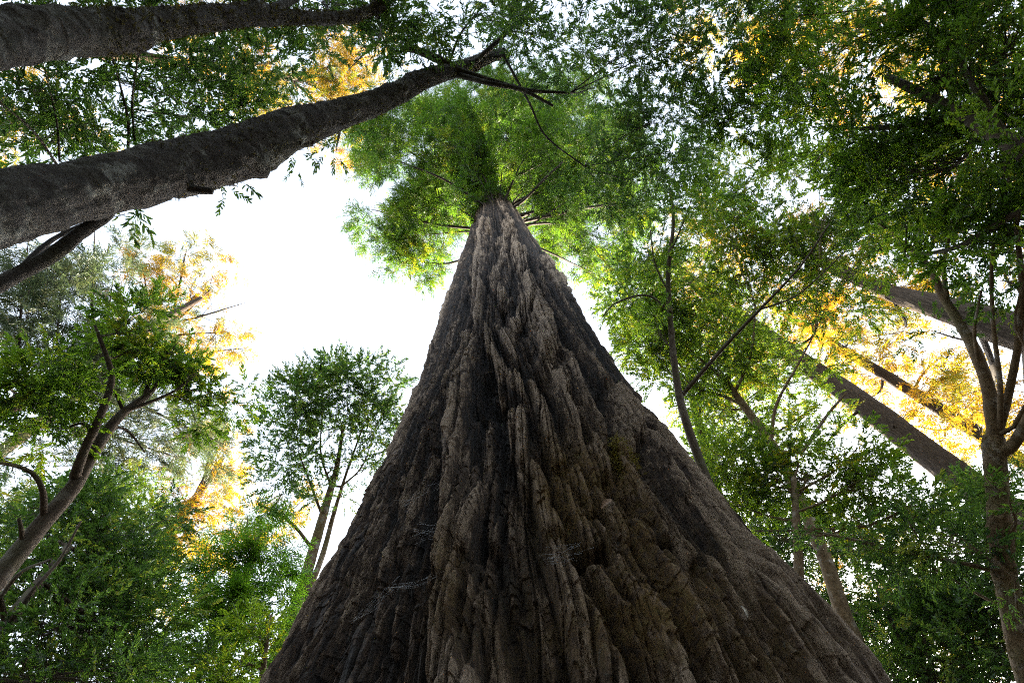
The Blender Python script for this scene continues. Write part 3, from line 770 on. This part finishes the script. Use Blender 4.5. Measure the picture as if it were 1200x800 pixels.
tree('sunlit_redwood', 'golden sunlit redwood crown reaching into the white sky at left', [
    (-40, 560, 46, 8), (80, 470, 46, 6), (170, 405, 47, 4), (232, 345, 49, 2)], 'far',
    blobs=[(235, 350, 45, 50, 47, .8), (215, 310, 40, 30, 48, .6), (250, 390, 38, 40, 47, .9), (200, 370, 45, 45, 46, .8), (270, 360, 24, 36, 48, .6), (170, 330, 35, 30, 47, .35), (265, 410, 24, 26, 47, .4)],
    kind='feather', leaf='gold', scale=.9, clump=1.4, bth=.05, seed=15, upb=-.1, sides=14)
tree('sunlit_redwood', 'hazy sunlit golden redwood with slanting trunk, low in the gap left of the round tree', [
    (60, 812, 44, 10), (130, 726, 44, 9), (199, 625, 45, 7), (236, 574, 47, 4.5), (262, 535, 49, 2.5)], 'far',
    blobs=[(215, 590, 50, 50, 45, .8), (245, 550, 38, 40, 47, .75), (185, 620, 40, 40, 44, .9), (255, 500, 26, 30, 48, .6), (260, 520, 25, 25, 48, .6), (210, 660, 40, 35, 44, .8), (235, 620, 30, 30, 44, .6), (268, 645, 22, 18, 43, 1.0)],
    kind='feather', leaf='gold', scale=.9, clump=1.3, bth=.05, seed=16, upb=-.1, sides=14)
tree('bay_tree', 'dense dark leafy bay filling the lower left corner under the bent tanoak', [
    (-60, 900, 9, 12), (-10, 760, 9.5, 9), (40, 690, 10.5, 6), (80, 640, 11.5, 4)], 'brown',
    limbs=[[(0, 745, 9.6, 3.5), (40, 690, 9.6, 2.6), (70, 655, 9.8, 1.8), (95, 610, 10, 1)], [(0, 700, 9.6, 2.6), (25, 670, 9.6, 2), (60, 655, 9.8, 1.2)]],
    blobs=[(50, 740, 75, 45, 11, 1.7), (110, 690, 65, 45, 12.5, 1.6), (30, 660, 60, 40, 12, 1.3), (120, 620, 60, 40, 13.5, 1.5), (150, 750, 60, 50, 12, 1.6), (60, 790, 90, 40, 10, 1.8), (40, 605, 50, 30, 13, 1.2), (160, 665, 30, 40, 14, 1.2)],
    kind='broad', leaf='bay', scale=.68, clump=.55, seed=17, bth=.014)
tree('young_tree', 'yellow flecked young tree between the tanoak trunk and the white gap', [
    (40, 960, 19, 7), (90, 760, 19, 6), (110, 660, 19.5, 5), (125, 600, 20, 3)], 'brown',
    blobs=[(90, 610, 60, 40, 20, .9), (135, 640, 40, 45, 20, 1.0), (70, 660, 50, 40, 19, .8), (140, 580, 36, 30, 21, .8), (185, 760, 35, 45, 19, 1.2), (170, 700, 30, 40, 19, 1.0)],
    kind='broad', leaf='lime', scale=.725, clump=.7, seed=18, bth=.018)
tree('round_tree', 'small round crowned tree with twin tan stems, standing just left of the giant trunk', [
    (290, 850, 14, 8.43), (332, 748, 14.5, 7.49), (352, 695, 15, 7.03), (368, 642, 15.5, 6.08), (382, 592, 16, 4.68), (395, 545, 16.5, 2.81), (402, 500, 17, 1.88)], 'tan',
    limbs=[[(345, 720, 15, 3.74), (362, 690, 15, 3.74), (378, 650, 15.5, 3.37), (390, 606, 16, 2.62), (404, 560, 16.5, 1.64), (425, 500, 17, 0.896)],
           [(366, 643, 15.5, 2.25), (345, 616, 15.4, 1.8), (322, 600, 15.3, 1.35), (302, 590, 15.2, 0.824)],
           [(378, 605, 16, 1.8), (365, 570, 16, 1.35), (350, 530, 16, 0.749)],
           [(388, 570, 16.2, 1.5), (376, 530, 16.4, 1.12), (378, 480, 16.8, 0.674)],
           [(400, 570, 16.3, 1.35), (425, 545, 16.4, 0.896), (440, 500, 16.5, 0.599)]],
    blobs=[(392, 460, 46, 32, 17, 1.9), (432, 452, 34, 30, 16.5, 1.4), (350, 478, 38, 30, 16.5, 1.4), (400, 500, 56, 26, 16.5, 1.2), (325, 500, 22, 22, 16, .7), (462, 450, 14, 16, 17, .6), (380, 425, 22, 10, 17, .6), (318, 540, 16, 20, 15.8, .5), (445, 530, 18, 20, 16.4, .6), (340, 525, 34, 30, 16, 1.0), (435, 505, 30, 32, 16.5, 1.0), (390, 545, 46, 24, 16, .55), (335, 565, 26, 20, 15.6, .5), (458, 465, 18, 28, 16.5, .9), (412, 432, 34, 16, 17, 1.0), (428, 550, 26, 24, 16.2, .7), (370, 580, 30, 18, 15.8, .4)],
    kind='small', leaf='bay', scale=.85, clump=.5, seed=19, bth=.012, sides=20, rings=90)
tree('bright_conifer', 'bushy bright green conifer with layered sprays, between the white gap and the giant', [
    (210, 960, 12.5, 9), (255, 800, 13, 7), (280, 700, 13.8, 5), (305, 620, 14.8, 2.5)], 'brown',
    blobs=[(305, 645, 28, 20, 14.6, 1.6, .5), (275, 672, 44, 22, 14, 1.6, .5), (312, 682, 28, 22, 14.2, 1.6, .5), (248, 712, 42, 22, 13.6, 1.6, .5), (290, 722, 34, 22, 13.6, 1.6, .5), (228, 765, 38, 30, 13, 1.6, .5), (285, 772, 44, 26, 13, 1.6, .5), (290, 612, 30, 16, 15, 1.2, .5)],
    kind='fan', leaf='fir', scale=1.15, clump=.5, seed=20, bth=.014, flat=.45)
tree('leafy_sapling', 'light green broadleaf sapling at the foot of the giant, in front of the bright conifer', [
    (270, 980, 8.5, 6), (300, 850, 8.7, 5), (310, 770, 9, 3), (318, 720, 9.2, 1.5)], 'tan',
    blobs=[(285, 775, 36, 30, 9, 1.0), (298, 735, 22, 22, 9.2, .9), (260, 795, 36, 24, 8.8, 1.0)],
    kind='near', leaf='lime', scale=.6, clump=.28, seed=21, bth=.008)
tree('sunlit_tree', 'small sunlit gold crown peeping out behind the round crowned tree', [
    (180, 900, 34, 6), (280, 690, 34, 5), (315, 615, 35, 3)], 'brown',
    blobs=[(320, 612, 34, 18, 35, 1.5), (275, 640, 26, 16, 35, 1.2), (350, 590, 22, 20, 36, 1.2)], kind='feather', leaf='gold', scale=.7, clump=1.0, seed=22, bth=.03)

# ------------------------------------------------------------------ golden crowns overhead
tree('sunlit_redwood', 'golden lit redwood crown glimpsed high between the two leaning mossy trunks', [
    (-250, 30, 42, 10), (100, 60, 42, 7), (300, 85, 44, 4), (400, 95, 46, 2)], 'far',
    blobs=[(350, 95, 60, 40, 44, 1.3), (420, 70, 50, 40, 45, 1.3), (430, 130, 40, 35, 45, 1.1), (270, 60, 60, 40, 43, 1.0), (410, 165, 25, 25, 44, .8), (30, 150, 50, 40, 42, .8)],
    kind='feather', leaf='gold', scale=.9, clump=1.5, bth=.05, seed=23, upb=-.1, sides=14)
tree('sunlit_redwood', 'golden lit redwood crown glimpsed through the dark leaves at the top right', [
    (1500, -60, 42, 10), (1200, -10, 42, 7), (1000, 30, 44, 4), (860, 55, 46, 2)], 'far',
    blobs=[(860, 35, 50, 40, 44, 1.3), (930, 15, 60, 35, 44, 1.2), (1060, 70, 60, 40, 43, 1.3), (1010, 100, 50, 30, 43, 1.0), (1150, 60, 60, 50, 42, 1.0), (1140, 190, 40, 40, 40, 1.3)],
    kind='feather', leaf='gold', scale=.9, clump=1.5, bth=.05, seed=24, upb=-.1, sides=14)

# ------------------------------------------------------------------ right side
tree('broadleaf_tree', 'big dark broadleaf tree hanging its leaves over the upper right corner', [
    (1500, 420, 6.2, 26), (1350, 280, 7, 20), (1220, 190, 8, 12), (1120, 130, 9, 7), (1040, 90, 10, 4)], 'brown',
    limbs=[[(1260, 215, 7.8, 6), (1190, 250, 8, 4), (1120, 290, 8.4, 3), (1060, 300, 8.8, 1.6)], [(1180, 165, 8.4, 5), (1100, 40, 9.4, 3), (1030, 10, 10, 1.6)],
           [(1130, 135, 9, 4), (1040, 150, 9.6, 2.6), (960, 150, 10, 1.4)]],
    blobs=[(1000, 50, 90, 50, 10, 1.3), (1100, 90, 80, 60, 9.5, 1.6), (1180, 60, 60, 70, 9, 1.7), (930, 110, 70, 45, 10.5, 1.2), (1020, 150, 80, 45, 10, 1.6), (1110, 200, 80, 50, 9.2, 1.6), (1180, 180, 50, 60, 8.6, 1.6), (1150, 275, 60, 40, 8.8, 1.3), (1050, 240, 60, 35, 9.8, 1.2), (910, 20, 60, 35, 10.5, 1.1), (880, 120, 40, 40, 11, .8),
           (930, 210, 60, 35, 11, .9), (1195, 290, 30, 50, 8.4, 1.3)],
    kind='near', leaf='mid', scale=.72, clump=.42, seed=31, bth=.012, sides=20, rings=80)
tree('slender_tree', 'slender dark stemmed tree rising beside the giant, with long bare curving twigs', [
    (850, 620, 10.5, 6), (806, 500, 11, 4.88), (793, 445, 11.5, 4.12), (786, 380, 12, 3.38), (783, 320, 12.5, 2.7), (789, 260, 13, 1.95), (784, 215, 13.5, 1.2)], 'brown',
    limbs=[[(800, 462, 11.4, 2.7), (848, 407, 11.5, 2.25), (890, 363, 11.6, 1.8), (938, 312, 11.8, 1.27), (972, 262, 12, 0.75)],
           [(890, 363, 11.6, 1.2), (935, 345, 11.6, 0.9), (985, 300, 11.8, 0.6)],
           [(787, 366, 12, 1.65), (758, 346, 12, 1.27), (722, 355, 12, 0.9), (706, 372, 12, 0.6)],
           [(785, 345, 12.2, 1.35), (768, 310, 12.4, 1.05), (762, 270, 12.6, 0.6)],
           [(784, 300, 12.6, 1.2), (800, 262, 12.8, 0.9), (812, 230, 13, 0.525)]],
    blobs=[(760, 300, 34, 32, 13, .8), (735, 350, 34, 30, 12.5, .8), (820, 240, 40, 30, 13, .9), (750, 245, 26, 20, 13.5, .6), (775, 395, 26, 30, 12, .6), (800, 190, 30, 30, 13.5, .8)],
    kind='near', leaf='mid', scale=.7, clump=.4, seed=32, bth=.012, sides=16, rings=80, rough=.12)
tree('young_tree', 'yellow green young tree filling the gap behind the slender dark stems', [
    (900, 960, 22, 7), (850, 620, 22, 6), (825, 520, 22.5, 5), (805, 440, 23.5, 3)], 'brown',
    blobs=[(745, 350, 40, 36, 24, 1.1), (775, 405, 44, 40, 23, 1.4), (815, 465, 44, 40, 22.5, 1.4), (850, 515, 44, 36, 22, 1.3), (890, 420, 40, 40, 24, 1.0), (720, 320, 30, 30, 25, .8), (920, 500, 40, 30, 23, .8), (840, 390, 50, 36, 24, .8), (900, 450, 50, 40, 23, .7), (800, 330, 44, 36, 25, .8), (880, 370, 44, 36, 24, .6), (850, 560, 36, 30, 22, .9), (950, 480, 40, 36, 23, .6)],
    kind='broad', leaf='lime', scale=1.0, clump=.8, seed=41, bth=.016)
tree('tan_tree', 'tan barked slim leaning tree with yellow green crown, right of the giant', [
    (1035, 820, 12.5, 9.84), (992, 728, 13, 9.02), (966, 652, 13.5, 7.79), (942, 595, 14, 6.97), (916, 540, 14.5, 6.15), (890, 500, 15, 4.92), (867, 469, 15.3, 4.1), (848, 444, 15.6, 2.95), (820, 420, 16, 1.64)], 'tan',
    limbs=[[(903, 520, 14.6, 2.46), (910, 474, 14.8, 1.8), (934, 429, 15, 1.31), (955, 390, 15.4, 0.82)], [(940, 530, 15, 2.13), (968, 488, 15.2, 1.8), (992, 460, 15.4, 1.15)],
           [(872, 475, 15.2, 2.13), (842, 462, 15.4, 1.64), (812, 455, 15.6, 0.984)], [(860, 462, 15.4, 1.97), (880, 415, 15.6, 1.48), (885, 360, 16, 0.984)]],
    blobs=[(735, 350, 32, 40, 16.5, 1.0), (765, 330, 40, 40, 16.5, 1.2), (760, 390, 36, 40, 16, 1.2), (790, 430, 40, 36, 16, 1.2), (840, 420, 50, 34, 16, 1.1), (850, 480, 44, 30, 15.6, 1.0), (930, 420, 50, 30, 16, .7), (850, 300, 55, 36, 17, 1.2), (800, 340, 44, 36, 16.5, 1.1), (900, 260, 60, 36, 17, 1.3), (770, 400, 34, 34, 16, 1.0), (905, 330, 55, 36, 16.5, 1.1), (960, 280, 55, 40, 16.5, 1.3), (840, 380, 44, 34, 16, .9), (880, 200, 50, 34, 17.5, 1.1), (960, 215, 60, 34, 17, 1.2), (1020, 290, 50, 34, 16, 1.2), (835, 245, 40, 28, 17.5, .9), (810, 450, 26, 24, 15.6, .7), (990, 350, 44, 26, 16, .9)],
    kind='broad', leaf='lime', scale=.84, clump=.6, seed=33, bth=.014, sides=22, rings=110, rough=.12)
tree('forked_tree', 'many limbed mossy tree forking at the right edge before the far redwoods', [
    (1225, 860, 7.6, 11.7), (1200, 780, 7.7, 11), (1184, 710, 7.8, 10.7), (1172, 620, 7.9, 10.3), (1166, 545, 8.0, 10.3), (1166, 512, 8.1, 8.94)], 'tan',
    limbs=[[(1166, 515, 8.1, 7.58), (1158, 455, 8.2, 6.89), (1138, 402, 8.4, 6.2), (1108, 352, 8.7, 4.82), (1088, 312, 9, 3.44), (1060, 285, 9.3, 2.07), (1030, 262, 9.6, 1.1)],
           [(1168, 512, 8.1, 4.82), (1180, 470, 8.1, 4.13), (1192, 410, 8.2, 3.79), (1198, 340, 8.3, 3.44), (1190, 262, 8.5, 2.07), (1180, 200, 8.7, 1.1)],
           [(1172, 512, 8.1, 3.44), (1172, 450, 8.0, 2.76), (1164, 380, 8.1, 2.35), (1162, 310, 8.2, 1.79), (1170, 240, 8.4, 0.968)],
           [(1110, 352, 8.7, 2.76), (1106, 310, 8.8, 2.21), (1114, 270, 8.9, 1.52), (1122, 220, 9, 0.828)],
           [(1170, 530, 8, 6.89), (1188, 520, 8, 6.2), (1215, 470, 7.9, 5.51), (1250, 400, 7.8, 4.82)],
           [(1150, 440, 8.3, 2.35), (1142, 390, 8.2, 1.79), (1150, 340, 8.2, 1.1)],
           [(1165, 668, 7.9, 3.03), (1130, 660, 7.9, 2.48), (1070, 648, 8.1, 2.07), (1010, 634, 8.3, 1.79), (945, 622, 8.5, 1.38), (885, 622, 8.7, 0.828)],
           [(1188, 500, 8, 2.35), (1215, 440, 8, 1.79), (1190, 380, 8.1, 1.38), (1200, 330, 8.2, 0.968)]],
    blobs=[(1010, 640, 50, 14, 8.4, .9), (1075, 655, 50, 18, 8.2, 1.1), (1120, 625, 40, 24, 8, 1.0), (1060, 600, 40, 22, 8.4, .8), (1185, 595, 26, 18, 7.4, .7), (1130, 240, 44, 26, 9, .7), (1060, 265, 44, 22, 9.4, .9), (1180, 330, 30, 40, 8.6, .7), (1185, 230, 34, 30, 8.8, 1.0), (1100, 390, 22, 20, 9, .3), (955, 628, 40, 10, 8.6, .5), (1190, 690, 26, 30, 7.6, .9)],
    kind='near', leaf='bay', scale=.58, clump=.3, seed=34, bth=.009, sides=48, rings=200, rough=.16, wr=.04, fuzz=1200)
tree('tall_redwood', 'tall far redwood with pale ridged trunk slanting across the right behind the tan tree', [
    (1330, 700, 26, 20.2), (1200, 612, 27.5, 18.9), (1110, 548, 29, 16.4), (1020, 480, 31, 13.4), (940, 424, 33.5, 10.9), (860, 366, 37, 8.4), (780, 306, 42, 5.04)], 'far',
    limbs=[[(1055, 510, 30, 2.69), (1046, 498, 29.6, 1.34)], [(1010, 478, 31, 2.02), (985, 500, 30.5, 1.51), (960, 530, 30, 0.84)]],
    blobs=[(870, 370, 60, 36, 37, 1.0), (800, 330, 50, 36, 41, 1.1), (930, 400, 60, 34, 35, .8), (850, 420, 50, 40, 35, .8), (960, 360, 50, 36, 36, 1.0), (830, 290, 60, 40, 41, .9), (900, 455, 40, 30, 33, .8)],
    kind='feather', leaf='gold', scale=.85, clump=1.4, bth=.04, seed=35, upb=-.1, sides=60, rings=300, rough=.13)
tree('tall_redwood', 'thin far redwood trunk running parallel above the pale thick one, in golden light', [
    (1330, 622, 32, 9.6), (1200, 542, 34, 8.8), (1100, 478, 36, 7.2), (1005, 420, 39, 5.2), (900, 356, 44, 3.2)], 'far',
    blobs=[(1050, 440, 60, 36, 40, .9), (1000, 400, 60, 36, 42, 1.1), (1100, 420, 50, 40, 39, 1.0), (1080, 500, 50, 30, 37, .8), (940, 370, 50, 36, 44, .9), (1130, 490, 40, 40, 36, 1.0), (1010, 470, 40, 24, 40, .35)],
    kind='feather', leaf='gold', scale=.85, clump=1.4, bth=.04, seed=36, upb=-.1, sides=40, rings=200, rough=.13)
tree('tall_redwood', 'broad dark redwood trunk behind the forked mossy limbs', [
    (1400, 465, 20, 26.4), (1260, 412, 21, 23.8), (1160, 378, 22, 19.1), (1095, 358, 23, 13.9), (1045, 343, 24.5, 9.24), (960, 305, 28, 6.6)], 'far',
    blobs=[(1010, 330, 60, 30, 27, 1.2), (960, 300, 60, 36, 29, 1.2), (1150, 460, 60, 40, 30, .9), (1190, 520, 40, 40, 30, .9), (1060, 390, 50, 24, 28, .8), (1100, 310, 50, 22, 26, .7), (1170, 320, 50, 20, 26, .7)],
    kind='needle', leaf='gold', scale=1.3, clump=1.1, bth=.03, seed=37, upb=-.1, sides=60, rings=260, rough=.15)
tree('tanoak_tree', 'bright leafy tanoak low right of the giant, hiding the middle of the tan trunk', [
    (960, 960, 10, 8), (940, 760, 10.5, 7), (935, 640, 11, 5), (930, 560, 11.8, 3)], 'tan',
    blobs=[(850, 540, 40, 34, 12.6, 1.2), (880, 560, 50, 34, 12.4, 1.2), (945, 560, 55, 34, 12, 1.3), (1010, 560, 40, 26, 11.6, 1.2), (860, 590, 34, 30, 12, 1.2), (1015, 605, 40, 22, 11.4, 1.2), (1070, 590, 30, 22, 11.6, .7), (920, 520, 40, 20, 12.6, .9), (1000, 530, 36, 22, 12, .8)],
    kind='near', leaf='lime', scale=.66, clump=.42, seed=38, bth=.012)
tree('understory_tree', 'dark understory tree in the lower right corner with many thin stems', [
    (1120, 960, 13, 8), (1085, 800, 13.5, 6), (1060, 700, 14, 4), (1030, 640, 14.8, 2.5)], 'brown',
    limbs=[[(1080, 800, 13.4, 3), (1050, 740, 13.6, 2.4), (1020, 670, 14, 1.6), (1005, 610, 14.4, 1)], [(1095, 800, 13.2, 2.6), (1082, 740, 13.4, 2), (1060, 660, 13.8, 1.2)],
           [(1070, 820, 13.4, 2.4), (1040, 780, 13.6, 2), (1010, 720, 14, 1)], [(1120, 830, 13, 2.4), (1130, 760, 13.2, 2), (1110, 690, 13.6, 1)]],
    blobs=[(1160, 610, 50, 40, 15, 1.2), (1190, 690, 40, 50, 14, 1.2), (1110, 800, 60, 30, 13, 1.3), (1190, 800, 40, 40, 12.6, 1.3), (1020, 610, 36, 26, 16, .9), (940, 640, 44, 34, 16.5, 1.2), (900, 640, 30, 30, 17, 1.0), (1040, 780, 50, 30, 14, 1.2), (985, 740, 26, 30, 15.5, .8), (1060, 720, 44, 34, 15.5, 1.0), (1100, 640, 50, 34, 15, 1.2), (1000, 620, 50, 30, 16, 1.0), (1100, 730, 60, 36, 14, 1.3), (1150, 690, 50, 36, 13.4, 1.3), (1060, 690, 50, 34, 14.6, 1.2), (1130, 770, 60, 36, 13, 1.4), (975, 690, 36, 44, 16, 1.0), (1020, 730, 44, 30, 15.5, .7), (1180, 760, 40, 50, 12.6, 1.4), (900, 620, 40, 30, 16, 1.1), (1010, 680, 40, 30, 15.5, 1.0), (920, 660, 34, 30, 16.5, 1.0)],
    kind='broad', leaf='bay', scale=.68, clump=.55, seed=39, bth=.012)
tree('sunlit_tree', 'sunlit golden tree far behind the thin stems at the lower right', [
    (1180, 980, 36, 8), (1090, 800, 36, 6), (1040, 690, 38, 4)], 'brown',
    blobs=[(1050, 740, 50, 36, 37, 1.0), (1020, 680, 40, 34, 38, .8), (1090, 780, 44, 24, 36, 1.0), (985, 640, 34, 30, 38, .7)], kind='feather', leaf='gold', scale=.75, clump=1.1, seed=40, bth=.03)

# ------------------------------------------------------------------ unseen trees added behind the photographer to shade the giant's near face
def shade_tree(label, az, dist, h, rad_, seed):
    r = np.random.default_rng(seed); a = rad(az); x, y = math.sin(a) * dist, math.cos(a) * dist
    root = thing('understory_tree', label, 'tree', (x, y, -.1), 'unseen shade trees added behind the photographer')
    org = np.array(root.location)
    path = catmull(np.array([[x, y, -.1, .24], [x + r.normal(0, .3), y + r.normal(0, .3), h * .5, .17], [x + r.normal(0, .5), y + r.normal(0, .5), h, .05]]), 40)
    V, Q = tube(path, 14, rough=.12, seed=seed); link('trunk', mesh_np('trunk', V - org, q2t(Q), [MT['mossy']]), root)
    B = []
    for k in range(8):
        z = h * (.22 + .8 * k / 7); q = r.uniform(0, 6.28); o = rad_ * .45
        B.append(('W', (x + o * math.cos(q), y + o * math.sin(q), z), rad_ * r.uniform(.7, 1), h * .13, .9))
    tw = []; V, T, K, Mi = crown(B, 'near', r, 1.9, .9, path[10:], tw, .02, .35)
    link('crown', mesh_np('crown', V - org, T, [MT['bay'], MT['twig']], Mi, K, smooth=False), root)
    for tb in tw:
        V, T = tb.get(); link('branch', mesh_np('branch', V - org, T, [MT['twig']]), root)


for k, (az, dist, h) in enumerate([(126, 10, 12), (152, 9, 13), (178, 9, 13), (206, 9, 14), (234, 10, 12)]):
    shade_tree('unseen dark leafy tree added behind the photographer to shade the giant', az, dist, h, 3.0, 60 + k)

# ------------------------------------------------------------------ small things on the giant's bark


def on_bark(px, py, lift=0.0):
    d = ray(px, py); t = 1.0
    while t < 60:
        p = CAM + d * t
        if math.hypot(p[0], p[1] - D0) < r_at(p[2]) + .02: break
        t += .01
    return CAM + d * (t - lift)


web_m, wnt = new_mat('cobweb_silk')
wb = N(wnt, 'ShaderNodeBsdfPrincipled', Roughness=.5); wb.inputs['Base Color'].default_value = (.42, .44, .47, 1)
wo = N(wnt, 'ShaderNodeOutputMaterial'); wnt.links.new(wb.outputs[0], wo.inputs[0])


def cobweb(label, strands, seed):
    r = np.random.default_rng(seed)
    c = on_bark(*strands[0][0], .05)
    root = thing('cobweb', label, 'cobweb', c, 'cobwebs slung between the bark ridges')
    tb = Tubes()
    for a, b in strands:
        for k in range(6):
            pa, pb = on_bark(a[0] + r.normal(0, 5), a[1] + r.normal(0, 4), .10), on_bark(b[0] + r.normal(0, 6), b[1] + r.normal(0, 5), .10)
            mid = (pa + pb) / 2 + np.array([0, -.02, -.16 * np.linalg.norm(pb - pa)]) + r.normal(0, .008, 3)
            tb.add(catmull(np.array([[*pa, .00045], [*mid, .0004], [*pb, .00045]]), 10), 3)
    V, T = tb.get()
    link('strand', mesh_np('strand', V - c, T, [web_m]), root)


cobweb('grey sagging cobweb strand at the lower left edge of the giant trunk', [((412, 726), (462, 688)), ((462, 688), (522, 668))], 1)
cobweb('grey cobweb strand slung between bark ridges left of centre on the giant trunk', [((470, 592), (500, 574)), ((500, 574), (535, 548))], 2)
cobweb('white tangled cobweb under the dark bark ledge right of centre on the giant', [((636, 652), (676, 640)), ((640, 662), (672, 654))], 3)
cobweb('pale cobweb sheet between ridges left of the big bark hollow', [((488, 620), (528, 610)), ((492, 632), (525, 618))], 4)


def dry_leaf(label, px, py, ang, ln=.10, col=(.30, .18, .09)):
    c = on_bark(px, py, .10)
    n = np.array([c[0], c[1] - D0, 0]); n /= np.linalg.norm(n)
    x = np.cross([0, 0, 1.0], n); d = x * math.cos(ang) + np.array([0, 0, 1.0]) * math.sin(ang) + n * .25; d /= np.linalg.norm(d)
    nn = n - d * (n @ d); nn /= np.linalg.norm(nn); s = np.cross(nn, d)
    k = 9; V, T = [], []
    for i in range(k):
        t = i / (k - 1); w = ln * .18 * math.sin(math.pi * min(1, t * .96 + .03)) ** .8
        cc = d * ln * (t - .5) + nn * (.10 * ln * math.sin(3 * t))
        for q in (-1, -.5, 0, .5, 1): V.append(cc + s * w * q + nn * abs(q) * w * .5)
    for i in range(k - 1):
        for q in range(4): a = i * 5 + q; T += [[a, a + 1, a + 6], [a, a + 6, a + 5]]
    V = np.array(V); Vb = V - nn * .0015
    T = np.array(T); o = link('dry_leaf', mesh_np('dry_leaf', np.vstack([V, Vb]), np.vstack([T, T[:, ::-1] + len(V)]), [plain_mat('dry_leaf_brown', col, .6, 60)]))
    o.location = c; o['label'] = label; o['category'] = 'leaf'


dry_leaf('curled dry brown leaf caught on the giant bark below the moss cushion', 711, 590, .6, .09, (.16, .09, .045))
dry_leaf('pale round lichen flake low on the right flank of the giant', 872, 716, 1.9, .05, (.30, .27, .22))  # pale lichen flake, built with the leaf mesh


def moss(label, px, py, rad_):
    c = on_bark(px, py, .03); r = np.random.default_rng(int(px))
    n = np.array([c[0], c[1] - D0, 0]); n /= np.linalg.norm(n)
    pos = c + r.normal(0, 1, (900, 3)) * np.array([.4, .3, 1.5]) * rad_
    pos = pos + n * .04
    dv = r.normal(0, 1, (900, 3)) + n * 1.2
    V, T, K, Mi = stamp('fan', pos, dv, np.full(900, .09), r.normal(.25, .15, 900), .5, r)
    o = link('moss_cushion', mesh_np('moss_cushion', V - c, T, [MOSS, MT['twig']], Mi * 0, K, smooth=False)); o.location = c
    o['label'] = label; o['category'] = 'moss'


MOSS = leaf_mat('yellow_moss', [(0, (.10, .085, .02)), (.6, (.20, .17, .04)), (1, (.30, .27, .08))], .2, .02)
moss('yellow green moss cushion on a ridge right of the middle of the giant trunk', 728, 546, .07)

# ------------------------------------------------------------------ setting: forest floor and an unseen ridge added to block the low sun
n = 220
u = np.linspace(-1, 1, n); gx = np.sign(u) * np.abs(u) ** 2.2 * 900
GX, GY = np.meshgrid(gx, gx)
GZ = .12 * fbm(GX * .35, GY * .35, None, 71, 3) * np.clip((np.hypot(GX, GY - D0) - 2) / 4, 0, 1)
SUN_AZ = 16.0                                                    # degrees to the right of the giant
d_ = np.hypot(GX, GY); azg = np.degrees(np.arctan2(GX, GY)) - SUN_AZ
azg = (azg + 180) % 360 - 180
rise = np.clip((d_ - 62) / 55, 0, 1); rise = rise * rise * (3 - 2 * rise)
GZ = GZ + rise * (40 + 6 * fbm(GX * .02, GY * .02, None, 72, 3)) * (.35 + .65 * np.exp(-(azg / 75.0) ** 4))
i = np.arange(n - 1)[:, None]; j = np.arange(n - 1)[None]
Q = np.stack([i * n + j, i * n + j + 1, (i + 1) * n + j + 1, (i + 1) * n + j], -1).reshape(-1, 4)
gm = plain_mat('forest_floor_litter', (.07, .05, .032), .95, 3, .5)
g = link('ground', mesh_np('ground', np.stack([GX, GY, GZ], -1).reshape(-1, 3), Q, [gm], quads=True)); g['kind'] = 'structure'
g['label'] = 'brown forest floor rising to an unseen ridge added to block the low sun'

# ------------------------------------------------------------------ light
SUN_EL = 13.0
sun_d = bpy.data.lights.new('sun', 'SUN'); sun = bpy.data.objects.new('sun', sun_d); COL.objects.link(sun)
sun_d.energy = 4.5; sun_d.angle = rad(.53); sun_d.color = (1.0, .83, .60)
sd = np.array([math.sin(rad(SUN_AZ)) * math.cos(rad(SUN_EL)), math.cos(rad(SUN_AZ)) * math.cos(rad(SUN_EL)), math.sin(rad(SUN_EL))])
from mathutils import Vector
sun.rotation_euler = Vector(sd.tolist()).to_track_quat('Z', 'Y').to_euler()
w = bpy.data.worlds.new('World'); S.world = w; w.use_nodes = True
nt = w.node_tree; nt.nodes.clear()
sky = N(nt, 'ShaderNodeTexSky'); sky.sky_type = 'NISHITA'; sky.sun_disc = False
sky.sun_elevation = rad(SUN_EL); sky.sun_rotation = rad(SUN_AZ); sky.air_density = 1.0; sky.dust_density = 3.0; sky.ozone_density = 1.0
hs = N(nt, 'ShaderNodeHueSaturation', Saturation=.5)           # a thin veil of white cloud takes most of the blue out
bg = N(nt, 'ShaderNodeBackground', Strength=.15); wo = N(nt, 'ShaderNodeOutputWorld')
nt.links.new(sky.outputs[0], hs.inputs['Color']); nt.links.new(hs.outputs[0], bg.inputs[0]); nt.links.new(bg.outputs[0], wo.inputs[0])

S.view_settings.view_transform = 'Standard'; S.view_settings.look = 'None'; S.view_settings.gamma = 1; S.view_settings.use_curve_mapping = False
S.view_settings.exposure = 3.4
S.render.engine = 'CYCLES'
S.cycles.use_denoising = False; S.cycles.use_adaptive_sampling = False; S.cycles.sample_clamp_indirect = .5
S.cycles.pixel_filter_type = 'BLACKMAN_HARRIS'; S.cycles.filter_width = 1.15
S.cycles.max_bounces = 6; S.cycles.diffuse_bounces = 4; S.cycles.transmission_bounces = 4; S.cycles.glossy_bounces = 2; S.cycles.transparent_max_bounces = 4
S.render.use_persistent_data = False
